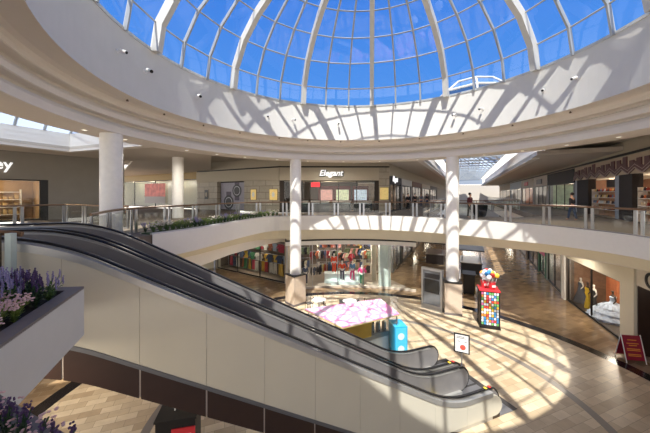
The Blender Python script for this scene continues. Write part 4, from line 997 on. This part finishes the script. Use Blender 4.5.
# pink roofed kiosk
kx = [(-1.0, 14.1), (.75, 12.2), (3.5, 13.55), (3.0, 15.5)]
KA = math.atan2(13.55-12.35, 3.5-.95)
kc = (1.75, 13.9)
ki = thing('kiosk', 'kiosk under a pink and white patterned roof in the sunlit rotunda', 'kiosk', (kc[0], kc[1], GZ), KA)
def pinkmat():
    m = bpy.data.materials.new('pink_pattern'); m.use_nodes = True; nt = m.node_tree; b = nt.nodes['Principled BSDF']; L = nt.links.new
    tc = N(nt, 'ShaderNodeTexCoord'); v = N(nt, 'ShaderNodeTexVoronoi'); v.inputs['Scale'].default_value = 1.7; v.feature = 'DISTANCE_TO_EDGE'
    n2 = N(nt, 'ShaderNodeTexNoise'); n2.inputs['Scale'].default_value = 2.2
    L(tc.outputs['Object'], v.inputs['Vector']); L(tc.outputs['Object'], n2.inputs['Vector'])
    r = N(nt, 'ShaderNodeValToRGB'); r.color_ramp.interpolation = 'CONSTANT'; r.color_ramp.elements[0].color = lin((244, 150, 194))+(1,); r.color_ramp.elements[1].position = .10; r.color_ramp.elements[1].color = lin((248, 214, 230))+(1,)
    L(v.outputs['Distance'], r.inputs[0]); L(r.outputs[0], b.inputs['Base Color']); b.inputs['Roughness'].default_value = .4; return m
pkm = pinkmat()
c_, q_ = math.cos(-KA), math.sin(-KA)
loc4 = [((x-kc[0])*c_-(y-kc[1])*q_, (x-kc[0])*q_+(y-kc[1])*c_) for x, y in kx]
nseg = 6
for i in range(nseg):
    def LP(t, s): 
        a = (lerp(loc4[0][0], loc4[3][0], t), lerp(loc4[0][1], loc4[3][1], t)); b = (lerp(loc4[1][0], loc4[2][0], t), lerp(loc4[1][1], loc4[2][1], t)); return (lerp(a[0], b[0], s), lerp(a[1], b[1], s))
    t0, t1 = i/nseg+.004, (i+1)/nseg-.004
    for s0, s1 in ((0, .495), (.505, 1)):
        MB().prism([LP(t0, s1), LP(t1, s1), LP(t1, s0), LP(t0, s0)], 1.95, 2.0).build('roof_panel', pkm, ki)
MB().prism([LP(0, 1), LP(1, 1), LP(1, 0), LP(0, 0)], 1.90, 1.945).build('roof_frame', mat('kiosk_frame', (206, 190, 130), .5), ki)
b_ = MB()
MB().box(-1.5, 1.2, -.6, -.3, .0, 1.05).build('counter', mat('kiosk_steel', (150, 156, 160), .3, .6), ki); MB().box(-1.6, .1, -.72, -.3, 1.05, 1.85).build('side_board', mat('mustard_board', (190, 160, 70), .6), ki)
MB().box(-.9, 1.1, .5, .9, 0, 1.1).build('rear_counter', dark, ki)
for t, s in ((.03, .05), (.03, .95), (.97, .05), (.97, .95)):
    p = LP(t, s); MB().tube([(p[0], p[1], 0), (p[0], p[1], 1.92)], .035, 8).build('post', steel, ki)
for i, q in enumerate((.3, .65, 1.0)):
    d = thing('drink_dispenser', ['left', 'middle', 'right'][i]+' steel drink dispenser on the pink kiosk counter', 'dispenser', loc_(ki, q, -.45, 1.06), KA)
    MB().lathe([(.1, 0), (.1, .4), (.05, .45)], 14).build('tank', steel, d, smooth=True); MB().box(-.015, .015, -.16, -.1, .08, .12).build('tap', black, d)
cy = thing('cyan_cooler', 'bright cyan upright cooler with white round emblems at the kiosk corner', 'cooler', (3.5, 13.75, GZ), R_(8))
MB().box(-.3, .32, -.32, .5, .05, 1.42).build('cabinet', mat('cyan_paint', (50, 170, 214), .35), cy); MB().box(-.28, .3, -.3, .48, 0, .05).build('base', black, cy)
MB().box(-.25, .27, -.335, -.32, .12, 1.36).build('front_panel', mat('cyan_front', (84, 196, 226), .3), cy)
for z_, r_ in ((.98, .16), (.40, .16)):
    MB().poly([(r_*math.cos(R_(a)), -.34, z_+r_*math.sin(R_(a))) for a in range(0, 360, 18)]).build('emblem', mat('emblem_pale', (206, 232, 238), .4), cy)
# cafe tables
def cafe(lab, x, y, box_=False):
    t = thing('cafe_table', lab, 'table', (x, y, GZ))
    MB().lathe([(.45, .72), (.45, .75)], 28).build('tabletop', whitegloss, t)
    if box_: MB().box(-.65, .65, -.35, .35, 0, .70).build('box_base', mat('charcoal_box', (58, 56, 58), .5), t)
    else: MB().lathe([(.26, 0), (.26, .02), (.04, .05), (.035, .72)], 16).build('pedestal', steel, t)
cafe('round white cafe table right behind the pink kiosk, left one', X_(319)*18.8, 18.8)
cafe('round white table with charcoal box base behind the pink kiosk', X_(349.5)*18.6, 18.6, True)
ch = thing('cafe_chair', 'dark metal cafe chair left of the round white table', 'chair', (X_(309)*19.0, 19.0, GZ), R_(-60))
MB().box(-.2, .2, -.2, .2, .43, .46).build('seat', black, ch)
MB().tube([(-.19, .2, .46), (-.19, .24, .85), (.19, .24, .85), (.19, .2, .46)], .018, 6).tube([(-.19, .22, .66), (.19, .22, .66)], .014, 6).build('backrest', black, ch)
for sx in (-.18, .18):
    for sy in (-.18, .18): MB().tube([(sx, sy, .43), (sx*1.1, sy*1.1, 0)], .015, 6).build('leg', black, ch)
dup(ch, (X_(328)*18.2, 18.2, GZ), R_(110), 'dark metal cafe chair right of the left round table, nearest the kiosk')
dup(ch, (X_(321)*19.8, 19.8, GZ), R_(10), 'dark metal cafe chair behind the left round white table')
dup(ch, (X_(362)*18.6, 18.6, GZ), R_(-80), 'dark metal cafe chair right of the box-based table')
# sign on a post at the escalator landing
x, y = ept(6.9, 2.0)
pn = thing('poster_stand', 'white notice with red disc in a black frame on a post by the escalators', 'sign', (x, y, GZ+.02), R_(-28))
MB().box(-.3, .3, -.02, .02, .95, 1.75).build('frame', black, pn); MB().box(-.25, .25, -.03, -.02, 1.0, 1.7).build('notice_sheet', whitegloss, pn)
MB().tube([(0, 0, .03), (0, 0, .95)], .025, 8).build('post', steel, pn); MB().lathe([(.2, 0), (.2, .03)], 20).build('base', black, pn)
MB().poly([(.04+.11*math.cos(R_(a)), -.034, 1.2+.11*math.sin(R_(a))) for a in range(0, 360, 18)]).build('red_disc', mat('coral_disc', (226, 92, 76), .5), pn)
b_ = MB(); 
for i, (a, b, z_) in enumerate(((-.2, .1, 1.62), (-.2, .16, 1.56), (-.16, -.06, 1.42), (.1, .2, 1.42))): b_.box(a, b, -.034, -.03, z_, z_+.025)
b_.build('text_lines', mat('grey_print', (120, 120, 124), .5), pn)
# A-frame sign
af = thing('a_frame_sign', 'maroon A-frame pavement sign with orange lines by the bridal shop', 'sign', (14.05, 13.25, GZ), R_(-10))
for sg_, nm in ((-1, 'front_board'), (1, 'rear_board')):
    b_ = MB(); h_ = 1.12
    for (a, b, z0_, z1_, th_) in ((-.36, .36, 0.12, h_, .02),):
        y0_, y1_ = sg_*.3*(1-z0_/1.15)+0, sg_*.3*(1-z1_/1.15)
        for dy in (-.012, .012): b_.quad((a, y0_+dy, z0_), (b, y0_+dy, z0_), (b, y1_+dy, z1_), (a, y1_+dy, z1_))
        b_.quad((a, y1_-.012, z1_), (b, y1_-.012, z1_), (b, y1_+.012, z1_), (a, y1_+.012, z1_))
    b_.build(nm, mat('maroon_board', (150, 22, 52), .5), af)
b_ = MB()
for z_, wd in ((.92, .18), (.78, .24), (.7, .16), (.56, .26), (.5, .26), (.34, .25), (.28, .25)):
    yy = lambda z: -.3*(1-z/1.15)-.018
    b_.quad((-wd, yy(z_), z_), (wd, yy(z_), z_), (wd, yy(z_+.035), z_+.035), (-wd, yy(z_+.035), z_+.035))
b_.build('text_lines', mat('orange_print', (236, 150, 60), .5), af)
for sg_ in (-1, 1):
    for sx in (-.38, .38): MB().tube([(sx, sg_*.33, 0), (sx, 0, 1.16)], .018, 6).build('leg', whitegloss, af)
# red and black counter at the bottom left
rc = thing('counter_kiosk', 'black counter with a red lettered panel beneath the escalator, bottom left', 'counter', (-4.1, 8.1, GZ), R_(12))
MB().box(-.5, .5, -.35, .35, 0, 1.5).build('body', black, rc); MB().box(-.1, .5, -.38, -.35, .6, 1.3).build('red_panel', red, rc); MB().box(-.53, .53, -.38, .38, 1.5, 1.55).build('top', black, rc)
MB().box(.05, .4, -.39, -.38, 1.0, 1.14).build('pale_strip', whitegloss, rc)
MB().box(-.14, -.02, -.02, .02, 1.8, 2.2).tube([(-.11, 0, 1.55), (-.11, 0, 1.82)], .02).build('upright_tag', whitegloss, rc)
# ------------------------------------------------------------------ planters and flowers
def planter(lab, out, z0, z1, rim=.2):
    cx_ = sum(p[0] for p in out)/len(out); cy_ = sum(p[1] for p in out)/len(out)
    t = thing('planter', lab, 'planter', (cx_, cy_, z0))
    n_ = len(out); inn_ = []
    for i in range(n_):
        a, b, c_ = Vector(out[i-1]), Vector(out[i]), Vector(out[(i+1) % n_])
        d1 = (b-a).normalized(); d2 = (c_-b).normalized(); n1 = Vector((-d1.y, d1.x)); n2 = Vector((-d2.y, d2.x)); m_ = (n1+n2); m_ = m_/max(.3, m_.dot(n1)) if m_.length > 0 else n1
        inn_.append((b.x+m_.x*rim, b.y+m_.y*rim))
    wl_ = MB(); rm = MB()
    for i in range(n_):
        j = (i+1) % n_; o1, o2, i1, i2 = out[i], out[j], inn_[i], inn_[j]
        wl_.quad(o1+(z0,), o2+(z0,), o2+(z1-.03,), o1+(z1-.03,)); rm.quad(o1+(z1,), o2+(z1,), i2+(z1,), i1+(z1,)); rm.quad(o1+(z1-.04,), o2+(z1-.04,), o2+(z1,), o1+(z1,)); rm.quad(i1+(z1-.15,), i2+(z1-.15,), i2+(z1,), i1+(z1,))
    wl_.poly([p+(z0,) for p in out]); wl_.build('box', planter_w, t, world=True); rm.build('rim', planter_g, t, world=True)
    MB().poly([p+(z1-.08,) for p in inn_]).build('soil_bed', soil, t, world=True); return t
P1 = [(-3.33, 2.95), (-4.04, 4.83), (-5.6, 4.75), (-5.2, 3.0), (-4.6, 1.8)]
P1 = [(-3.0, 2.1), (-4.04, 4.83), (-5.3, 4.70), (-5.6, 3.4), (-5.3, 2.2)]
planter('white box planter with grey stone rim of lavender in front of the escalator', P1, -.69, .12)
P2 = [(-.35, 1.2), (-1.58*1.0, 1.83), (-3.0, 2.45), (-3.9, 2.2), (-3.2, 1.0), (-.6, .55)]
planter('grey-rimmed planter with dark flowers at the bottom left corner', P2, -.69, .10, .16)
leafm = [mat('leaf_green', (86, 116, 60), .6, noise=.2), mat('leaf_dark', (52, 78, 48), .6, noise=.2), mat('leaf_yellow_green', (120, 138, 62), .6, noise=.2)]
petal = dict(lavender=mat('petal_lavender', (146, 136, 176), .7, noise=.2), purple=mat('petal_purple', (74, 52, 92), .7, noise=.2), pink=mat('petal_pale_pink', (222, 186, 184), .7, noise=.1), white_=mat('petal_cream', (220, 210, 196), .7, noise=.1))
def plant(label, flower, leaf, h, n_stem, spread, bloom, seed, group=None, cat='flower'):
    rnd = random.Random(seed); t = thing('flowering_plant', label, cat, (0, 0, 0), 0, group)
    lf = MB(); fl = MB()
    for i in range(n_stem):
        a = rnd.uniform(0, 2*math.pi); sp2 = spread*rnd.uniform(.2, 1); hh = h*rnd.uniform(.65, 1.05)
        tip = (math.cos(a)*sp2, math.sin(a)*sp2, hh); m_ = (tip[0]*.4, tip[1]*.4, hh*.55)
        lf.tube([(0, 0, 0), m_, tip], .004, 4)
        for k_ in range(13):
            q = Vector((0, 0, 0)).lerp(Vector(tip), rnd.uniform(.05, .75)); an = rnd.uniform(0, 6.28); L_ = rnd.uniform(.04, .09)*(h/.4)
            d = Vector((math.cos(an), math.sin(an), rnd.uniform(.2, 1.0))).normalized(); s_ = Vector((-math.sin(an), math.cos(an), 0))*L_*.2
            e_ = q+d*L_; md = q+d*L_*.5
            lf.poly([tuple(q), tuple(md+s_), tuple(e_), tuple(md-s_)])
        if bloom == 'spike':
            for k_ in range(6):
                z_ = hh+(k_-2)*.022*(h/.4); rr_ = (.016-.0018*abs(k_-2))*(h/.4)
                fl.ball((tip[0]+rnd.uniform(-.006, .006), tip[1]+rnd.uniform(-.006, .006), z_), rr_, 5, 4)
        else:
            for k_ in range(5):
                fl.ball((tip[0]+rnd.uniform(-.03, .03), tip[1]+rnd.uniform(-.03, .03), hh+rnd.uniform(-.02, .02)), .022*(h/.4), 6, 4, (1, 1, .6))
    lf.build('foliage', leaf, t); fl.build('blossom', flower, t); return t
def inside(p, poly):
    c_ = False; j = len(poly)-1
    for i in range(len(poly)):
        if (poly[i][1] > p[1]) != (poly[j][1] > p[1]) and p[0] < (poly[j][0]-poly[i][0])*(p[1]-poly[i][1])/(poly[j][1]-poly[i][1])+poly[i][0]: c_ = not c_
        j = i
    return c_
kinds = [plant('lavender-blue flower spikes in the near left box planter', petal['lavender'], leafm[0], .36, 12, .16, 'spike', 1, 'lavender plants in the near left planter'),
         plant('pale pink flower clusters in the near left box planter', petal['pink'], leafm[2], .24, 12, .14, 'cluster', 2, 'pale pink plants in the near left planter'),
         plant('dark purple flower spikes in the near left box planter', petal['purple'], leafm[1], .38, 10, .15, 'spike', 3, 'dark purple plants in the near left planter')]
spots = []
rnd = random.Random(11)
P1s = [(-3.45, 2.4), (-4.2, 4.5), (-5.1, 4.45), (-5.35, 3.4), (-5.1, 2.4)]
while len(spots) < 52:
    p = (rnd.uniform(-5.4, -3.3), rnd.uniform(2.2, 4.7))
    if inside(p, P1s) and all(math.hypot(p[0]-q[0], p[1]-q[1]) > .15 for q in spots): spots.append(p)
used = [False]*3
def put(kinds, used, k_, p, z, sc, lab=None, grp=None):
    if used[k_]: o = dup(kinds[k_], (p[0], p[1], z), rnd.uniform(0, 6.28))
    else: o = kinds[k_]; used[k_] = True; o.location = (p[0], p[1], z); o.rotation_euler.z = rnd.uniform(0, 6.28)
    o.scale = (sc,)*3; return o
for p in spots:
    near = p[0] > -4.2 and p[1] < 3.9
    k_ = 1 if (near and p[1] < 3.75) else rnd.choice([0, 0, 0, 2, 0])
    if k_ == 0 and p[0] > -4.5 and p[1] < 4: k_ = rnd.choice([1, 0])
    put(kinds, used, k_, p, .03, rnd.uniform(1.0, 1.35))
k3 = [plant('dark purple flower spikes at the bottom left corner', petal['purple'], leafm[1], .22, 8, .09, 'spike', 4, 'dark purple plants in the corner planter'),
      plant('dusty pink blossoms at the bottom left corner', petal['pink'], leafm[1], .16, 10, .09, 'cluster', 5, 'dusty pink plants in the corner planter')]
used3 = [False]*2
sp3 = []
P2s = [(-1.25, 1.22), (-1.7, 1.60), (-2.5, 1.95), (-2.9, 1.9), (-2.6, 1.2), (-1.6, .95)]
while len(sp3) < 22:
    p = (rnd.uniform(-3.2, -.9), rnd.uniform(.8, 2.1))
    if inside(p, P2s) and all(math.hypot(p[0]-q[0], p[1]-q[1]) > .13 for q in sp3): sp3.append(p)
sp3 = sp3[:10]+[(-1.25-.075*q, 1.83+(-1.58+1.25+.075*q)*.437-(.17 if q % 2 else .27)) for q in range(14)]
for i, p in enumerate(sp3): put(k3, used3, rnd.choice([0, 0, 1]), p, .03, rnd.uniform(1.0, 1.35))
# long flower bed beside the gallery edge
bed_o = [(a*k, b*k) for a, b in edge_px[:5]]; bed_o = [p for p in edge if p[1] < 22 and p[0] < -3.4]
bed_i = offset(bed_o, .72)
fbed = thing('planter', 'long flower trough along the gallery edge between balustrade and fascia', 'planter', (bed_o[0][0], bed_o[0][1], 0))
MB().slab(bed_o, offset(bed_o, .12), .0, .07).slab(offset(bed_o, .66), bed_i, 0, .07).build('rim', planter_w, fbed, world=True)
MB().slab(offset(bed_o, .12), offset(bed_o, .66), 0, .05).build('soil_bed', leafm[1], fbed, world=True)
k4 = [plant('pale flowering plant in the long trough along the gallery edge', petal['white_'], leafm[0], .42, 12, .2, 'cluster', 6, 'pale plants in the long trough'),
      plant('mauve flowering plant in the long trough along the gallery edge', petal['lavender'], leafm[1], .42, 14, .2, 'spike', 7, 'mauve plants in the long trough'),
      plant('leafy green plant in the long trough along the gallery edge', leafm[2], leafm[0], .36, 18, .22, 'cluster', 8, 'green plants in the long trough')]
u4 = [False]*3
L_ = [0]
for a, b in zip(bed_o, bed_o[1:]): L_.append(L_[-1]+math.hypot(b[0]-a[0], b[1]-a[1]))
for i in range(66):
    s_ = L_[-1]*(i+.5)/66
    j = max(q for q in range(len(L_)-1) if L_[q] <= s_); t_ = (s_-L_[j])/(L_[j+1]-L_[j])
    o1 = offset(bed_o, .22 if i % 2 else .52)
    p = (lerp(o1[j][0], o1[j+1][0], t_), lerp(o1[j][1], o1[j+1][1], t_))
    put(k4, u4, rnd.choice([0, 1, 2, 0, 2]), p, .05, rnd.uniform(.8, 1.1))
# ------------------------------------------------------------------ small fittings
def on_drum(px, py):
    lo, hi = None, None
    # intersect the pixel ray with the drum cylinder (far side)
    r = X_(px); A_ = r*r+1; B_ = -2*(r*C0[0]+C0[1]); Cc = C0[0]**2+C0[1]**2-(RW-.0)**2
    Y = (-B_+math.sqrt(B_*B_-4*A_*Cc))/(2*A_); z = EYE+(HY-py)*Y/F; return (r*Y, Y, z)
sl0 = None
names = ['leftmost small white spotlight on the drum wall', 'second small white spotlight from the left on the drum wall', 'small white spotlight below the second dome rib', 'small white spotlight left of the dome middle', 'dark-faced spotlight left of the dome middle', 'small dark spotlight near the middle of the drum', 'small white spotlight right of the middle of the drum', 'small dark spotlight below the roof lantern', 'white spotlight third from the right on the drum wall', 'black-faced spotlight furthest right on the drum wall']
for (px_, py_), lb_ in zip(((117, 51), (144.5, 71.5), (197, 97), (268, 117), (292, 120), (338, 124), (456, 115), (483, 109), (544, 91), (579, 78)), names):
    x, y, z = on_drum(px_, py_); a = math.atan2(C0[1]-y, C0[0]-x)
    if sl0 is None:
        t = thing('spotlight', lb_, 'spotlight', (x, y, z), a)
        MB().lathe([(.07, 0), (.07, .02)], 12).build('mount_disc', whitegloss, t)
        t.children[0].rotation_euler = (0, R_(90), 0)
        MB().tube([(0, 0, 0), (.16, 0, 0)], .014, 6).build('arm', whitegloss, t)
        MB().tube([(.13, 0, .02), (.33, -.03, -.06)], .062, 12).build('head', whitegloss, t, smooth=True); MB().tube([(.33, -.03, -.06), (.345, -.033, -.066)], .05, 12).build('lens', black, t)
        sl0 = t
    else: dup(sl0, (x, y, z), a+random.uniform(-.5, .5), lb_, scale=1.3 if px_ < 200 else 1.0)
dl = None
glow = mat('lamp_glow', (255, 240, 214), .5, emit=1.6)
i = 0
for a in (178, 168, 150, 140, 130, 118, 106, 92, 78, 64, 52, 42, 31, 20, 9):
    x, y = pol(a, 10.75)
    if dl is None:
        t = thing('downlight', 'small recessed downlight in the curved soffit ring', 'downlight', (x, y, CZ-.012), 0, 'downlights round the soffit ring')
        MB().lathe([(.08, .0), (.12, 0), (.12, .012), (.08, .012)], 16, cap=False).build('trim_ring', whitegloss, t); MB().lathe([(.078, .004), (.078, .011)], 16).build('lamp', glow, t); dl = t
    else: dup(dl, (x, y, CZ-.012), 0)
sn = tag(MB().lathe([(.05, 0), (.04, .03), (.02, .07)], 10).build('sprinkler_head', mat('bronze_head', (90, 70, 54), .5)), 'small dark sprinkler head on the stepped moulding', 'sprinkler', 'sprinkler heads on the moulding')
first = True
for a in (176, 164, 150, 136, 120, 108, 94, 78, 62, 46, 30, 14):
    o = sn if first else sn.copy()
    if not first: COL.objects.link(o)
    first = False; x, y = pol(a, 9.35); o.location = (x, y, ZB-.05)
# ------------------------------------------------------------------ added fill lights
for a in (-30, 0, 30, 95, 120, 145): 
    x, y = pol(a, 13.4); o = area('gallery_fill', (x, y, 3.9), 1.2, 1.2, 130, (1, .93, .82)); o.rotation_euler = (0, 0, R_(a))  # area lights added under the ceiling to brighten the gallery

for p_, w_, e_ in (((X_(470)*38, 38), 4, 300), ((X_(465)*55, 55), 4, 300), ((X_(560)*17.5+.5, 18.5), 2, 120)):
    area('concourse_fill', (p_[0], p_[1], -2.15), w_, w_, e_, (1, .9, .78))  # area lights added to brighten the ground concourse

wallseg((-22.5, 18.5), (-11.5, 29.9), GZ, -1.5, m=cream, name='wall_ground_left')

# ------------------------------------------------------------------ pieces that belong to a part
SUBOF = {'glass_pane': 'window_frame', 'warning_sticker': 'handrail', 'rail_trim': 'balustrade_panel', 'notice': 'balustrade_panel', 'notice_sheet': 'frame', 'red_disc': 'frame', 'watch_face': 'sheet', 'strap': 'sheet',
         'emblem': 'front_panel', 'screen': 'panel', 'title_plate': 'panel', 'label': 'body', 'lens': 'head', 'zigzag_line': 'zigzag_band', 'tap': 'tank', 'red_panel': 'body', 'pale_strip': 'red_panel', 'yellow_panel': 'body', 'tray': 'body', 'comb_plate': 'landing_plate', 'pink_graphic': 'header', 'lettering_small': 'lettering'}
order = {o.name: i for i, o in enumerate(COL.objects)}
for root in [o for o in COL.objects if o.parent is None and o.type == 'EMPTY']:
    ch = sorted(root.children, key=lambda o: order[o.name])
    for o in ch:
        tgt = SUBOF.get(o.name.split('.')[0])
        if not tgt: continue
        cand = [c for c in ch if c.name.split('.')[0] == tgt and c.location.length < 1e-6 and c.rotation_euler.x == 0 and c.parent == root]
        if cand:
            bf = [c for c in cand if order[c.name] < order[o.name]]
            o.parent = bf[-1] if bf else cand[0]

area('lower_wing_fill', (-9.5, 11.0, -1.95), 1.6, 1.6, 140, (1, .86, .66))  # warm fill light added over the ground floor at lower left
area('lower_wing_fill', (-5.5, 4.5, -1.2), 1.0, 1.0, 60, (1, .86, .66))  # second added fill light, below the near deck
